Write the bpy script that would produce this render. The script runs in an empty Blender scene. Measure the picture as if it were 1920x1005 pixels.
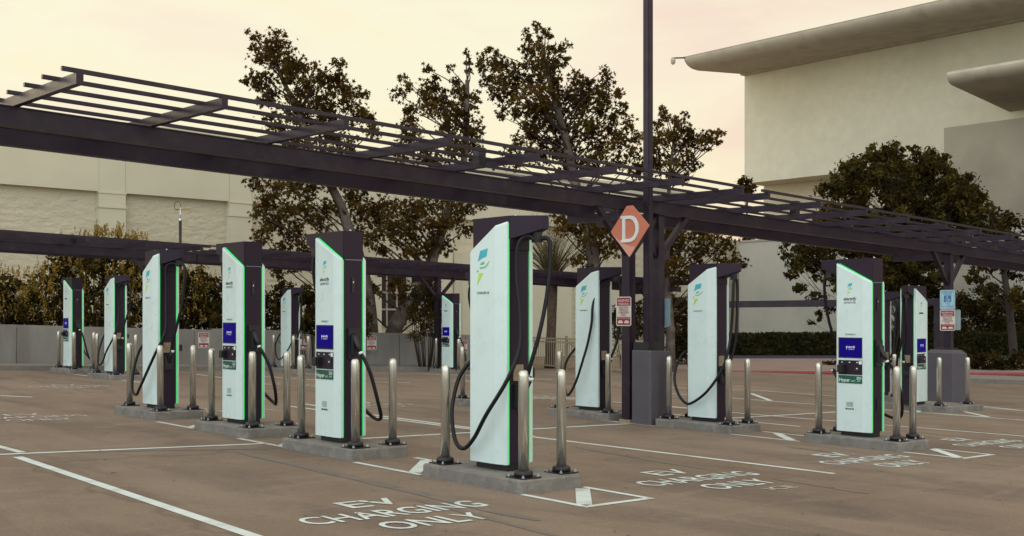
import bpy, bmesh, math, random
from mathutils import Vector, Matrix, noise
R = math.radians
C = bpy.context.scene.collection
# ------------------------------------------------------------------ survey of the site
F, HY, CX = 2050.0, 592.0, 960.0
TH = math.atan(2260/2050.0); SU, CU = math.sin(TH), math.cos(TH)
PADH = 0.115
ZC = 1.3148 + PADH                      # eye height
KA, KB = 0.0241, (615.4-HY)/F
GU = -(KA*SU+KB*CU); GV = -(-KA*CU+KB*SU)
def gz(u, v): return GU*u+GV*v          # the lot falls gently to the right
def W(u, v, h=0.0): return Vector((u, v, gz(u, v)+h))
def onground(x, y, h=0.0):              # ground point seen in direction (x, y)
    Z = F*(ZC-h)/((y-HY)-KA*(x-CX)-KB*F); X = (x-CX)*Z/F
    return (X*SU+Z*CU, -X*CU+Z*SU)
def ray(x, y, Z):                       # world point in direction (x, y) at distance Z
    X = (x-CX)*Z/F
    return Vector((X*SU+Z*CU, -X*CU+Z*SU, ZC-(y-HY)*Z/F))
def on_u(x, u):
    r = (x-CX)/F; Z = u/(r*SU+CU); return -r*Z*CU+Z*SU, Z
def on_v(x, v):
    r = (x-CX)/F; Z = v/(-r*CU+SU); return r*Z*SU+Z*CU, Z

# ------------------------------------------------------------------ materials
def new_mat(name):
    m = bpy.data.materials.new(name); m.use_nodes = True
    nt = m.node_tree; b = nt.nodes['Principled BSDF']
    return m, nt, b
def N(nt, t, **k):
    n = nt.nodes.new(t)
    for a, v in k.items():
        if a.startswith('i_'): n.inputs[a[2:].replace('_', ' ')].default_value = v
        else: setattr(n, a, v)
    return n
def ramp(nt, stops):
    n = nt.nodes.new('ShaderNodeValToRGB'); e = n.color_ramp.elements
    while len(e) > 1: e.remove(e[-1])
    e[0].position = stops[0][0]; e[0].color = (*stops[0][1], 1)
    for p, c in stops[1:]:
        q = e.new(p); q.color = (*c, 1)
    return n
def mul(c, f): return tuple(min(1, x*f) for x in c)
def mat(name, col, rough=.6, metal=0, var=.12, scale=6, bump=0, bscale=60, bdist=.02, spec=.5, coat=0, dirt=None, trans=0, stretch=None):
    m, nt, b = new_mat(name); L = nt.links
    tc = N(nt, 'ShaderNodeTexCoord'); src = tc.outputs['Object']
    if stretch:
        mp = N(nt, 'ShaderNodeMapping'); mp.inputs['Scale'].default_value = stretch
        L.new(src, mp.inputs[0]); src = mp.outputs[0]
    no = N(nt, 'ShaderNodeTexNoise'); no.inputs['Scale'].default_value = scale; no.inputs['Detail'].default_value = 6
    no.inputs['Roughness'].default_value = .65
    L.new(src, no.inputs['Vector'])
    cr = ramp(nt, [(.3, mul(col, 1-var)), (.7, mul(col, 1+var))]); L.new(no.outputs['Fac'], cr.inputs[0])
    out = cr.outputs[0]
    if dirt:
        n2 = N(nt, 'ShaderNodeTexNoise'); n2.inputs['Scale'].default_value = dirt[1]; n2.inputs['Detail'].default_value = 8
        L.new(src, n2.inputs['Vector'])
        r2 = ramp(nt, [(.5, (0, 0, 0)), (.75, (1, 1, 1))]); L.new(n2.outputs['Fac'], r2.inputs[0])
        mx = N(nt, 'ShaderNodeMix', data_type='RGBA'); mx.inputs[7].default_value = (*dirt[0], 1)
        L.new(r2.outputs[0], mx.inputs[0]); L.new(out, mx.inputs[6]); out = mx.outputs[2]
    L.new(out, b.inputs['Base Color'])
    rr = N(nt, 'ShaderNodeMapRange'); rr.inputs['To Min'].default_value = max(.03, rough-.08); rr.inputs['To Max'].default_value = min(1, rough+.1)
    L.new(no.outputs['Fac'], rr.inputs[0]); L.new(rr.outputs[0], b.inputs['Roughness'])
    b.inputs['Metallic'].default_value = metal; b.inputs['Specular IOR Level'].default_value = spec
    if coat: b.inputs['Coat Weight'].default_value = coat; b.inputs['Coat Roughness'].default_value = .12
    if bump:
        n3 = N(nt, 'ShaderNodeTexNoise'); n3.inputs['Scale'].default_value = bscale; n3.inputs['Detail'].default_value = 5
        L.new(src, n3.inputs['Vector'])
        bp = N(nt, 'ShaderNodeBump'); bp.inputs['Strength'].default_value = bump; bp.inputs['Distance'].default_value = bdist
        L.new(n3.outputs['Fac'], bp.inputs['Height']); L.new(bp.outputs[0], b.inputs['Normal'])
    if trans:
        tr = N(nt, 'ShaderNodeBsdfTranslucent'); L.new(out, tr.inputs[0])
        ms = N(nt, 'ShaderNodeMixShader'); ms.inputs[0].default_value = trans
        L.new(b.outputs[0], ms.inputs[1]); L.new(tr.outputs[0], ms.inputs[2])
        L.new(ms.outputs[0], nt.nodes['Material Output'].inputs[0])
    return m
def emis(name, col, s, base=(.02, .02, .02)):
    m, nt, b = new_mat(name)
    no = N(nt, 'ShaderNodeTexNoise'); no.inputs['Scale'].default_value = 3
    cr = ramp(nt, [(.2, mul(col, .9)), (.8, col)]); nt.links.new(no.outputs['Fac'], cr.inputs[0])
    b.inputs['Base Color'].default_value = (*base, 1); nt.links.new(cr.outputs[0], b.inputs['Emission Color'])
    b.inputs['Emission Strength'].default_value = s; b.inputs['Roughness'].default_value = .25
    return m
M = {}
M['panel'] = mat('white_enamel', (.66, .765, .745), .28, var=.03, scale=1.3, coat=.2, dirt=((.56, .66, .65), 2.2))
M['dark'] = mat('charcoal_metal', (.024, .0115, .025), .5, var=.1, scale=3, spec=.26)
M['dark2'] = mat('black_plastic', (.012, .009, .013), .45, var=.2)
M['steelpaint'] = mat('plum_grey_painted_steel', (.020, .0095, .021), .42, var=.16, scale=1.7, dirt=((.036, .023, .032), 4), bump=.08, bscale=30, spec=.34)
M['stainless'] = mat('brushed_stainless', (.64, .60, .53), .24, metal=.85, var=.04, scale=2, stretch=(1, 1, .5))
M['rubber'] = mat('black_cable_rubber', (.006, .0045, .007), .42, var=.2, spec=.3)
M['concrete'] = mat('pad_concrete', (.19, .172, .155), .85, var=.28, scale=2.6, bump=.5, bscale=70, dirt=((.27, .245, .215), 9))
M['wallcon'] = mat('board_formed_concrete', (.26, .238, .21), .9, var=.2, scale=1.3, bump=.4, bscale=30, dirt=((.15, .13, .11), .9), stretch=(1, 1, .22))
M['pedpaint'] = mat('grey_painted_concrete', (.088, .075, .088), .7, var=.1, scale=3, bump=.3, bscale=60)
M['stucco'] = mat('cream_stucco', (.565, .49, .36), .9, var=.06, scale=.35, bump=1.0, bdist=.10, bscale=2.4, stretch=(1, 1, 1.8))
M['smooth'] = mat('cream_plaster', (.60, .535, .40), .85, var=.05, scale=.5, bump=.1)
M['stone'] = mat('grey_beige_stone_cladding', (.60, .54, .42), .9, var=.07, scale=1.4, bump=.5, bscale=9, dirt=((.53, .475, .375), .25))
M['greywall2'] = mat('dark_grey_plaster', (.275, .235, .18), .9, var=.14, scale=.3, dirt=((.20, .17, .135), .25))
M['greywall'] = mat('weathered_grey_plaster', (.47, .435, .365), .9, var=.12, scale=.35, dirt=((.31, .285, .25), .28))
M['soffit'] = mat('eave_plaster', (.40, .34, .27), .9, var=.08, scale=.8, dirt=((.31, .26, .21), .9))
M['mark'] = mat('white_road_paint', (.60, .655, .635), .7, var=.07, scale=6, dirt=((.44, .43, .39), 3.5))
M['markold'] = mat('worn_road_paint', (.46, .44, .40), .8, var=.2, scale=12, dirt=((.2, .16, .13), 9))
M['orange'] = mat('orange_road_paint', (.50, .24, .06), .8, var=.2)
M['redkerb'] = mat('red_kerb_paint', (.22, .035, .05), .8, var=.2, scale=3)
M['walk'] = mat('pinkish_paving', (.24, .165, .135), .9, var=.12, scale=1)
M['bluekerb'] = mat('dark_kerb', (.05, .045, .075), .8)
M['oldkerb'] = mat('kerb_concrete', (.19, .165, .14), .9, var=.2)
M['bark'] = mat('bark', (.085, .058, .048), .95, var=.35, scale=3, bump=.8, bscale=14, dirt=((.21, .17, .14), 2.2))
M['darkbark'] = mat('dark_bark', (.035, .024, .02), .95, var=.3, scale=3, bump=.8, bscale=14)
M['palmbark'] = mat('palm_bark', (.12, .075, .055), .95, var=.4, scale=8, bump=1, bscale=16)
def leafmat(name, a, b_, c, trans=.35, scale=.9):
    m = mat(name, a, .9, var=0, trans=trans, spec=.05)
    nt = m.node_tree; L = nt.links
    b = nt.nodes['Principled BSDF']; cr = [n for n in nt.nodes if n.type == 'VALTORGB'][0]; no = [n for n in nt.nodes if n.type == 'TEX_NOISE'][0]
    no.inputs['Scale'].default_value = scale; no.inputs['Detail'].default_value = 9; no.inputs['Roughness'].default_value = .8
    e = cr.color_ramp.elements; e[0].position = .36; e[0].color = (*a, 1); e[1].position = .66; e[1].color = (*c, 1)
    q = e.new(.5); q.color = (*b_, 1)
    return m
M['syc'] = leafmat('sycamore_leaves', (.032, .015, .004), (.074, .042, .009), (.19, .112, .024), .48)
M['ficus'] = leafmat('ficus_leaves', (.010, .007, .003), (.040, .030, .007), (.14, .098, .020), .12, 1.5)  # wide tone range puts deep shade and golden highlights into the leaf colour
M['shrub'] = leafmat('shrub_leaves', (.014, .010, .004), (.036, .027, .007), (.13, .082, .016), .2, 1.2)
M['gold'] = leafmat('golden_tips', (.19, .12, .025), (.30, .19, .04), (.40, .27, .065), .35, 2)
M['hedge'] = leafmat('hedge_leaves', (.014, .013, .006), (.028, .025, .009), (.06, .05, .016), .15, 2)
M['palm'] = leafmat('palm_fronds', (.08, .06, .025), (.14, .105, .045), (.20, .155, .075), .3, 3)
M['led'] = emis('green_light_strip', (.0, .82, .14), 1.0)
M['ledoff'] = mat('unlit_light_strip', (.55, .66, .62), .3)
M['lcd'] = emis('blue_screen', (.009, .004, .17), 1.0, (0, 0, 0)); M['lcd'].node_tree.nodes['Principled BSDF'].inputs['Specular IOR Level'].default_value = .03
M['txtlit'] = emis('screen_lettering', (.8, .85, 1), .8)
M['txt'] = mat('black_lettering', (.02, .02, .024), .5)
M['grey'] = mat('grey_print', (.28, .33, .32), .5)
M['white'] = mat('white_print', (.75, .78, .76), .5, var=.03)
M['hyper'] = mat('green_label', (.006, .10, .06), .35, var=.15, scale=5)
M['teal'] = mat('teal_print', (.05, .42, .50), .4)
M['midgreen'] = mat('green_print', (.15, .50, .28), .4)
M['lime'] = mat('lime_print', (.52, .68, .07), .4)
M['signred'] = mat('sign_red', (.30, .010, .022), .4, var=.06)
M['signwhite'] = mat('sign_white', (.60, .58, .53), .4, var=.05)
M['signblue'] = mat('sign_blue', (.02, .16, .38), .4)
M['signpale'] = mat('sign_pale_blue', (.36, .52, .58), .4); M['signback'] = mat('sign_back_aluminium', (.42, .50, .50), .5)
M['dorange'] = mat('orange_sign', (.62, .19, .115), .5, var=.04)
M['dpink'] = mat('salmon_sign', (.72, .33, .26), .5, var=.04)
M['fence'] = mat('tan_painted_steel', (.34, .26, .17), .55, var=.08)
M['bolt'] = mat('zinc_bolt', (.62, .62, .60), .3, metal=.9)
M['glassdark'] = mat('dark_window', (.03, .022, .022), .2, var=.3)
M['rust'] = mat('rust_door', (.16, .045, .022), .6)
M['yagi'] = mat('antenna_metal', (.42, .30, .12), .4, metal=.5)
M['plate'] = mat('brass_label_plate', (.30, .22, .14), .4, var=.3, scale=25)

def asphalt():
    m, nt, b = new_mat('lot_surface'); L = nt.links
    tc = N(nt, 'ShaderNodeTexCoord'); ob = tc.outputs['Object']
    def noi(scale, det, stretch=None, rough=.6, dist=0):
        src = ob
        if stretch:
            mp = N(nt, 'ShaderNodeMapping'); mp.inputs['Scale'].default_value = stretch[:3]; mp.inputs['Rotation'].default_value = (0, 0, R(stretch[3]))
            L.new(ob, mp.inputs[0]); src = mp.outputs[0]
        n = N(nt, 'ShaderNodeTexNoise'); n.inputs['Scale'].default_value = scale; n.inputs['Detail'].default_value = det
        n.inputs['Roughness'].default_value = rough; n.inputs['Distortion'].default_value = dist
        L.new(src, n.inputs['Vector']); return n.outputs['Fac']
    base = ramp(nt, [(.3, (.160, .110, .080)), (.5, (.208, .150, .110)), (.7, (.255, .190, .144))])
    L.new(noi(.45, 8, (1, .55, 1, 35), .65), base.inputs[0]); col = base.outputs[0]
    def layer(col, fac, lo, hi, c, amt=1.0):
        r = ramp(nt, [(lo, (0, 0, 0)), (hi, (amt, amt, amt))]); L.new(fac, r.inputs[0])
        mx = N(nt, 'ShaderNodeMix', data_type='RGBA'); L.new(r.outputs[0], mx.inputs[0]); L.new(col, mx.inputs[6]); mx.inputs[7].default_value = (*c, 1)
        return mx.outputs[2]
    col = layer(col, noi(1.1, 7, (1, .28, 1, 10), .7, .6), .48, .70, (.098, .074, .064), .75)    # tyre grime drawn along the aisles
    col = layer(col, noi(2.3, 6, (.3, 1, 1, 4), .7, .4), .52, .72, (.275, .21, .165), .6)
    col = layer(col, noi(.8, 4), .62, .7, (.12, .095, .085), .45)
    col = layer(col, noi(30, 4, None, .8), .55, .70, (.085, .062, .050), .6)
    col = layer(col, noi(44, 3, None, .8), .57, .70, (.36, .29, .23), .5)
    # cracks
    vo = N(nt, 'ShaderNodeTexVoronoi', feature='DISTANCE_TO_EDGE'); vo.inputs['Scale'].default_value = .11
    wn = N(nt, 'ShaderNodeTexNoise'); wn.inputs['Scale'].default_value = 1.4; wn.inputs['Detail'].default_value = 6; L.new(ob, wn.inputs['Vector'])
    ad = N(nt, 'ShaderNodeMix', data_type='VECTOR'); ad.inputs[0].default_value = .45
    L.new(ob, ad.inputs[4]); L.new(wn.outputs['Color'], ad.inputs[5]); L.new(ad.outputs[1], vo.inputs['Vector'])
    rc = ramp(nt, [(.0004, (.38, .38, .38)), (.0016, (0, 0, 0))]); L.new(vo.outputs['Distance'], rc.inputs[0])
    mx = N(nt, 'ShaderNodeMix', data_type='RGBA'); L.new(rc.outputs[0], mx.inputs[0]); L.new(col, mx.inputs[6]); mx.inputs[7].default_value = (.06, .042, .036, 1)
    L.new(mx.outputs[2], b.inputs['Base Color'])
    b.inputs['Roughness'].default_value = .82; b.inputs['Specular IOR Level'].default_value = .3
    bp = N(nt, 'ShaderNodeBump'); bp.inputs['Strength'].default_value = .5; bp.inputs['Distance'].default_value = .006
    L.new(noi(90, 4), bp.inputs['Height']); L.new(bp.outputs[0], b.inputs['Normal'])
    return m
M['asphalt'] = asphalt()
M['patch'] = mat('grey_sealed_patch', (.15, .122, .102), .75, var=.16, scale=5, dirt=((.20, .15, .112), 3))

# ------------------------------------------------------------------ mesh helpers
class MB:
    def __init__(s): s.v = []; s.f = []; s.mi = []; s.sm = []; s.cur = 0; s.smooth = False
    def add(s, vs, fs):
        o = len(s.v); s.v += [tuple(p) for p in vs]
        for f in fs: s.f.append([o+i for i in f]); s.mi.append(s.cur); s.sm.append(s.smooth)
    def box(s, a, b, fn=None):
        x0, y0, z0 = a; x1, y1, z1 = b
        p = [(x0, y0, z0), (x1, y0, z0), (x1, y1, z0), (x0, y1, z0), (x0, y0, z1), (x1, y0, z1), (x1, y1, z1), (x0, y1, z1)]
        if fn: p = [fn(*q) for q in p]
        s.add(p, [(0, 3, 2, 1), (4, 5, 6, 7), (0, 1, 5, 4), (1, 2, 6, 5), (2, 3, 7, 6), (3, 0, 4, 7)])
    def prism(s, poly, d):                    # polygon of 3D points extruded by vector d
        n = len(poly); d = Vector(d); q = [Vector(p) for p in poly]
        s.add(q+[p+d for p in q], [list(range(n))[::-1], list(range(n, 2*n))]+[(i, (i+1) % n, n+(i+1) % n, n+i) for i in range(n)])
    def tube(s, pts, r, n=8, cap=True):
        pts = [Vector(p) for p in pts]; rs = r if isinstance(r, (list, tuple)) else [r]*len(pts)
        up = None; rings = []
        for i, p in enumerate(pts):
            t = (pts[min(i+1, len(pts)-1)]-pts[max(i-1, 0)]).normalized()
            if up is None: up = t.orthogonal().normalized()
            up = (up-t*up.dot(t)).normalized(); bi = t.cross(up)
            rings.append([p+(up*math.cos(2*math.pi*k/n)+bi*math.sin(2*math.pi*k/n))*rs[i] for k in range(n)])
        fs = []
        for i in range(len(pts)-1):
            for k in range(n): fs.append((i*n+k, i*n+(k+1) % n, (i+1)*n+(k+1) % n, (i+1)*n+k))
        if cap: fs += [list(range(n))[::-1], [(len(pts)-1)*n+k for k in range(n)]]
        sm = s.smooth; s.smooth = True; s.add([q for r_ in rings for q in r_], fs); s.smooth = sm
    def lathe(s, prof, c=(0, 0, 0), n=20, smooth=True):
        c = Vector(c); vs = []; fs = []
        for r, z in prof:
            for k in range(n): vs.append(c+Vector((r*math.cos(2*math.pi*k/n), r*math.sin(2*math.pi*k/n), z)))
        for i in range(len(prof)-1):
            for k in range(n): fs.append((i*n+k, i*n+(k+1) % n, (i+1)*n+(k+1) % n, (i+1)*n+k))
        fs += [list(range(n))[::-1], [(len(prof)-1)*n+k for k in range(n)]]
        sm = s.smooth; s.smooth = smooth; s.add(vs, fs); s.smooth = sm
    def build(s, name, m, parent=None, bevel=0, loc=None):
        me = bpy.data.meshes.new(name); me.from_pydata(s.v, [], s.f)
        for q in (m if isinstance(m, (list, tuple)) else [m]): me.materials.append(M[q])
        me.polygons.foreach_set('material_index', s.mi); me.polygons.foreach_set('use_smooth', s.sm); me.update()
        o = bpy.data.objects.new(name, me); C.objects.link(o)
        if parent: o.parent = parent
        if loc: o.location = loc
        if bevel:
            bm = bmesh.new(); bm.from_mesh(me)
            bmesh.ops.bevel(bm, geom=[e for e in bm.edges], offset=bevel, segments=2, affect='EDGES', clamp_overlap=True)
            bm.to_mesh(me); bm.free()
        return o
def tag(o, label=None, cat=None, group=None, kind=None):
    if label: o['label'] = label
    if cat: o['category'] = cat
    if group: o['group'] = group
    if kind: o['kind'] = kind
    return o
def empty(name, loc, rz=0, label=None, cat=None, group=None):
    o = bpy.data.objects.new(name, None); C.objects.link(o); o.location = loc; o.rotation_euler = (0, 0, rz); o.empty_display_size = .2
    return tag(o, label, cat, group)
def copy_tree(o, parent=None):
    c = o.copy(); C.objects.link(c)
    if parent: c.parent = parent
    for ch in [x for x in C.objects if x.parent == o]: copy_tree(ch, c)
    return c
def spline(pts, n=8):                        # Catmull-Rom
    P = [Vector(p) for p in pts]; P = [P[0]*2-P[1]]+P+[P[-1]*2-P[-2]]; out = []
    for i in range(1, len(P)-2):
        for k in range(n):
            t = k/n; a, b, c, d = P[i-1:i+3]
            out.append(.5*((2*b)+(c-a)*t+(2*a-5*b+4*c-d)*t*t+(3*b-a-3*c+d)*t**3))
    return out+[P[-2]]
_tc = {}
def text_verts(s, size=1.0, bold=.0, align='CENTER', shear=0):
    key = (s, bold, align, shear)
    if key not in _tc:
        cu = bpy.data.curves.new('t', 'FONT'); cu.body = s; cu.size = 1; cu.offset = bold; cu.align_x = align; cu.shear = shear; cu.resolution_u = 3
        ob = bpy.data.objects.new('t', cu); C.objects.link(ob); bpy.context.view_layer.update()
        me = bpy.data.meshes.new_from_object(ob.evaluated_get(bpy.context.evaluated_depsgraph_get()))
        _tc[key] = ([tuple(v.co) for v in me.vertices], [tuple(p.vertices) for p in me.polygons])
        bpy.data.objects.remove(ob); bpy.data.curves.remove(cu); bpy.data.meshes.remove(me)
    v, f = _tc[key]
    return [(x*size, y*size) for x, y, z in v], f
def put_text(mb, s, fn, size, width=None, bold=0, align='CENTER', shear=0):
    v, f = text_verts(s, size, bold, align, shear)
    if not v: return
    if width:
        w = max(p[0] for p in v)-min(p[0] for p in v); v = [(x*width/w, y) for x, y in v]
    mb.add([fn(x, y) for x, y in v], f)

# ------------------------------------------------------------------ ground
g = MB()
ext = [(-30, -40), (190, -40), (190, 160), (-30, 160)]
n = 22
vs = []
for j in range(n+1):
    for i in range(n+1):
        u = -30+220*i/n; v = -40+200*j/n; vs.append(W(u, v, 0))
g.add(vs, [(j*(n+1)+i, j*(n+1)+i+1, (j+1)*(n+1)+i+1, (j+1)*(n+1)+i) for j in range(n) for i in range(n)])
tag(g.build('ground', 'asphalt'), kind='structure')

def strip(mb, a, b, w=.1, h=.004):
    a = Vector(a); b = Vector(b); d = (b-a).normalized(); p = Vector((-d.y, d.x))*w/2
    mb.add([W(*(a+p), h), W(*(a-p), h), W(*(b-p), h), W(*(b+p), h)], [(0, 1, 2, 3)])
def pstrip(mb, p, q, w=.1, h=.004): strip(mb, onground(*p), onground(*q), w, h)
# grey seal strips
sp = MB()
for a, b, w in [((5.62, 5.9), (5.86, 11.0), .20), ((5.30, 5.3), (5.46, 7.2), .10), ((9.2, 7.0), (9.5, 9.3), .16), ((9.1, 5.2), (9.2, 6.3), .1), ((11.8, 6.3), (12.0, 8.0), .12), ((4.0, 11.9), (6.4, 11.0), .14), ((15.5, 6), (15.7, 9), .14)]:
    a = Vector(a); b = Vector(b); d = (b-a).normalized(); p = Vector((-d.y, d.x)); L_ = []; Rr = []
    for k in range(13):
        c = a.lerp(b, k/12); ww = w/2*(.8+.4*noise.noise(Vector((c.x*2, c.y*2, 3))))*(.35 if k in (0, 12) else 1)
        L_.append(W(*(c+p*ww), .003)); Rr.append(W(*(c-p*ww), .003))
    sp.add(L_+Rr, [(k, k+1, 14+k, 13+k) for k in range(12)])
tag(sp.build('road_patch', 'patch'), kind='structure')

mk = MB()
strip(mk, (3.55, 3.5), (3.74, 11.6), .10)
strip(mk, (1.0, 12.25), (6.52, 11.48), .085)
strip(mk, (7.25, 11.42), (12.62, 11.26), .085)
strip(mk, (10.09, 6.15), (9.86, 11.28), .09)
strip(mk, (9.86, 11.40), (9.75, 16.6), .09)
strip(mk, (16.62, 6.9), (16.25, 11.1), .085); strip(mk, (13.4, 11.2), (19.5, 11.1), .085); strip(mk, (16.25, 11.2), (16.2, 15.5), .085)
strip(mk, (19.95, 8.2), (19.82, 15.2), .09); strip(mk, (19.95, 8.2), (20.1, 3), .09)
strip(mk, (22.6, 9.0), (23.27, 16.3), .09); strip(mk, (23.27, 16.3), (21.9, 18.2), .08)
for q in (0, 1.75, 3.5): strip(mk, (21.85+q*.55, 15.55-q), (19.95, 13.7-q*.95), .12)
strip(mk, (21.66, 10.55), (20.1, 9.05), .1); strip(mk, (23.4, 11.0), (22.4, 9.0), .1); strip(mk, (19.9, 10.3), (20.1, 9.05), .08)
strip(mk, (3.9, 11.95), (3.7, 17), .09)
for u0, v0 in [(6.4, 8.36), (6.5, 11.02), (6.6, 13.55), (12.72, 8.28), (12.72, 10.80)]:     # outlined gaps between pads
    v1 = v0+1.12
    strip(mk, (u0, v0), (u0, v1), .07); strip(mk, (u0+.78, v0), (u0+.78, v1), .07)
    strip(mk, (u0+.04, v0+.15), (u0+.74, v0+.86), .13)
for u0, v0 in [(6.38, 6.92), (12.78, 6.84)]:                                   # open end in front of the rows
    strip(mk, (u0, v0-.02), (u0, v0-.78), .07); strip(mk, (u0+.78, v0), (u0+.78, v0-.78), .07)
    strip(mk, (u0-.035, v0-.78), (u0+.82, v0-.78), .07); strip(mk, (u0+.70, v0-.06), (u0+.06, v0-.70), .13)
for u0, v0 in [(10.35, 26.55), (10.4, 24.0), (16.4, 26.4)]:
    strip(mk, (u0, v0), (u0, v0+1.3), .09); strip(mk, (u0+.78, v0), (u0+.78, v0+1.3), .09); strip(mk, (u0, v0), (u0+.78, v0), .09)
for p, q in [((565, 757), (600, 762)), ((360, 701), (415, 708)), ((690, 777), (1000, 818)), ((700, 699), (880, 704)), ((700, 716), (770, 718)), ((480, 705), (640, 716)), ((998, 711), (1034, 712)),
             ((1150, 706), (1175, 707)), ((1258, 738), (1300, 741)), ((1255, 762), (1300, 766)), ((1000, 746), (1090, 748)), ((60, 745), (0, 742)), ((1250, 776), (1500, 800))]:
    pstrip(mk, p, q, .09)
tag(mk.build('parking_lines', 'mark'), kind='structure')

def ground_text(lines, u, v, width, mt, gap=.46, size=.42):
    mb = MB()
    for i, (s, w) in enumerate(lines):
        def fn(x, y, i=i): return W(u+x+(.09 if i == 0 else .03), v-i*gap+y-.03*x, .005)
        put_text(mb, s, fn, size, w*width, bold=.012)
    return tag(mb.build('pavement_lettering', mt), kind='structure')
TL = [('EV', .32), ('CHARGING', 1.0), ('ONLY', .56)]
ground_text(TL, 4.93, 7.10, 1.62, 'mark')
ground_text(TL, 8.52, 7.02, 1.62, 'mark')
ground_text(TL, 11.55, 6.98, 1.56, 'mark')
ground_text(TL, 15.0, 7.1, 1.56, 'mark')
ground_text([('ICE', .4)], 8.6, 5.80, 1.0, 'markold', size=.2)
for u, v in [(5.3, 16.4), (8.3, 16.3), (8.4, 23.3), (12.6, 23.1), (15.8, 16.5), (18.6, 22.5), (4.4, 19.5), (13.6, 22), (11.2, 16.4)]:
    ground_text(TL, u, v, 1.6, 'markold')
om = MB(); pstrip(om, (1362, 724), (1422, 725), .14); pstrip(om, (1262, 721), (1290, 722), .1)
tag(om.build('orange_line', 'orange'), kind='structure')

# ------------------------------------------------------------------ far kerbs, paving
fk = MB()
def band(mb, p0, p1, p2, p3, h0, h1):       # raised slab with corners p (px on ground)
    q = [onground(*p) for p in (p0, p1, p2, p3)]
    mb.add([W(*a, h0) for a in q]+[W(*a, h1) for a in q], [(0, 1, 2, 3)[::-1], (4, 5, 6, 7), (0, 1, 5, 4), (1, 2, 6, 5), (2, 3, 7, 6), (3, 0, 4, 7)])
def quad3(mb, P, up):
    P = [Vector(p) for p in P]; mb.add([p-Vector((0, 0, up)) for p in P]+P, [(0, 1, 2, 3)[::-1], (4, 5, 6, 7), (0, 1, 5, 4), (1, 2, 6, 5), (2, 3, 7, 6), (3, 0, 4, 7)])
wk = MB(); quad3(wk, [ray(1262, 697.5, 41.5), ray(1990, 703, 39.5), ray(1990, 672, 46.5), ray(1262, 672, 48.5)], .3)
tag(wk.build('pavement', 'walk'), kind='structure')
rk = MB(); quad3(rk, [ray(1262, 697, 41.35), ray(1990, 702.5, 39.35), ray(1990, 699, 39.5), ray(1262, 694, 41.5)], .30)
tag(rk.build('red_kerb', 'redkerb'), kind='structure')
bk = MB(); quad3(bk, [ray(1262, 666.5, 48.51), ray(1990, 667, 46.51), ray(1990, 667, 46.8), ray(1262, 666.5, 48.8)], .5)
tag(bk.build('planter_kerb', 'bluekerb'), kind='structure')
pb_ = MB(); quad3(pb_, [ray(1262, 669, 48.81), ray(1990, 669, 46.81), ray(1990, 640, 75), ray(1262, 640, 75)], .5)
tag(pb_.build('planting_bed', 'oldkerb'), kind='structure')
ok = MB()
band(ok, (-10, 694.5), (1000, 696.5), (1000, 692.5), (-10, 690), -.05, .13)
tag(ok.build('kerb', 'oldkerb'), kind='structure')
pk = MB(); band(pk, (1780, 716), (1990, 724), (1990, 716), (1800, 708), -.05, .14)
tag(pk.build('kerb', 'oldkerb'), kind='structure')

# ------------------------------------------------------------------ bollards and pads
def bollard_proto():
    r = empty('bollard', (0, 0, 0))
    b = MB(); b.lathe([(.0455, .012), (.0455, .895), (.044, .915), (.039, .932), (.030, .943), (.016, .949), (.002, .950)], n=24); b.build('pipe', 'stainless', r)
    b = MB(); b.lathe([(.084, .012), (.084, .05), (.074, .062), (.060, .066), (.050, .072), (.046, .072)], n=24); b.build('collar', 'dark2', r)
    b = MB(); b.box((-.112, -.112, 0), (.112, .112, .012)); b.build('base_plate', 'dark2', r)
    for sx in (-1, 1):
        for sy in (-1, 1):
            b = MB(); b.lathe([(.014, .012), (.014, .026), (.007, .026), (.007, .038)], (sx*.09, sy*.09, 0), n=6, smooth=False); b.build('bolt', 'bolt', r)
    return r
BOL = bollard_proto(); bol_used = False
def place_bollard(u, v, label, h=PADH):
    global bol_used
    o = BOL if not bol_used else copy_tree(BOL); bol_used = True
    o.location = W(u, v, h); o.rotation_euler = (R(random.uniform(-.4, .4)), R(random.uniform(-.4, .4)), R(random.uniform(-4, 4)))
    tag(o, label, 'bollard', 'brushed steel bollards guarding the chargers')
random.seed(4)
def pad(u0, v0, label, du=.78, dv=1.40):
    m = MB(); c = .035; h = PADH
    pts = [(u0+c, v0), (u0+du-c, v0), (u0+du, v0+c), (u0+du, v0+dv-c), (u0+du-c, v0+dv), (u0+c, v0+dv), (u0, v0+dv-c), (u0, v0+c)]
    ctr = Vector((u0+du/2, v0+dv/2))
    low = [W(a, b, -.03) for a, b in pts]; mid = [W(a, b, h-.012) for a, b in pts]
    top = [W(*(ctr+(Vector(p)-ctr)*.985), h) for p in pts]
    n = 8
    m.add(low+mid+top, [(i, (i+1) % n, n+(i+1) % n, n+i) for i in range(n)]+[(n+i, n+(i+1) % n, 2*n+(i+1) % n, 2*n+i) for i in range(n)]+[list(range(2*n, 3*n))])
    return tag(m.build('concrete_pad', 'concrete'), label, 'concrete pad', 'raised concrete pads under the chargers')

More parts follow.
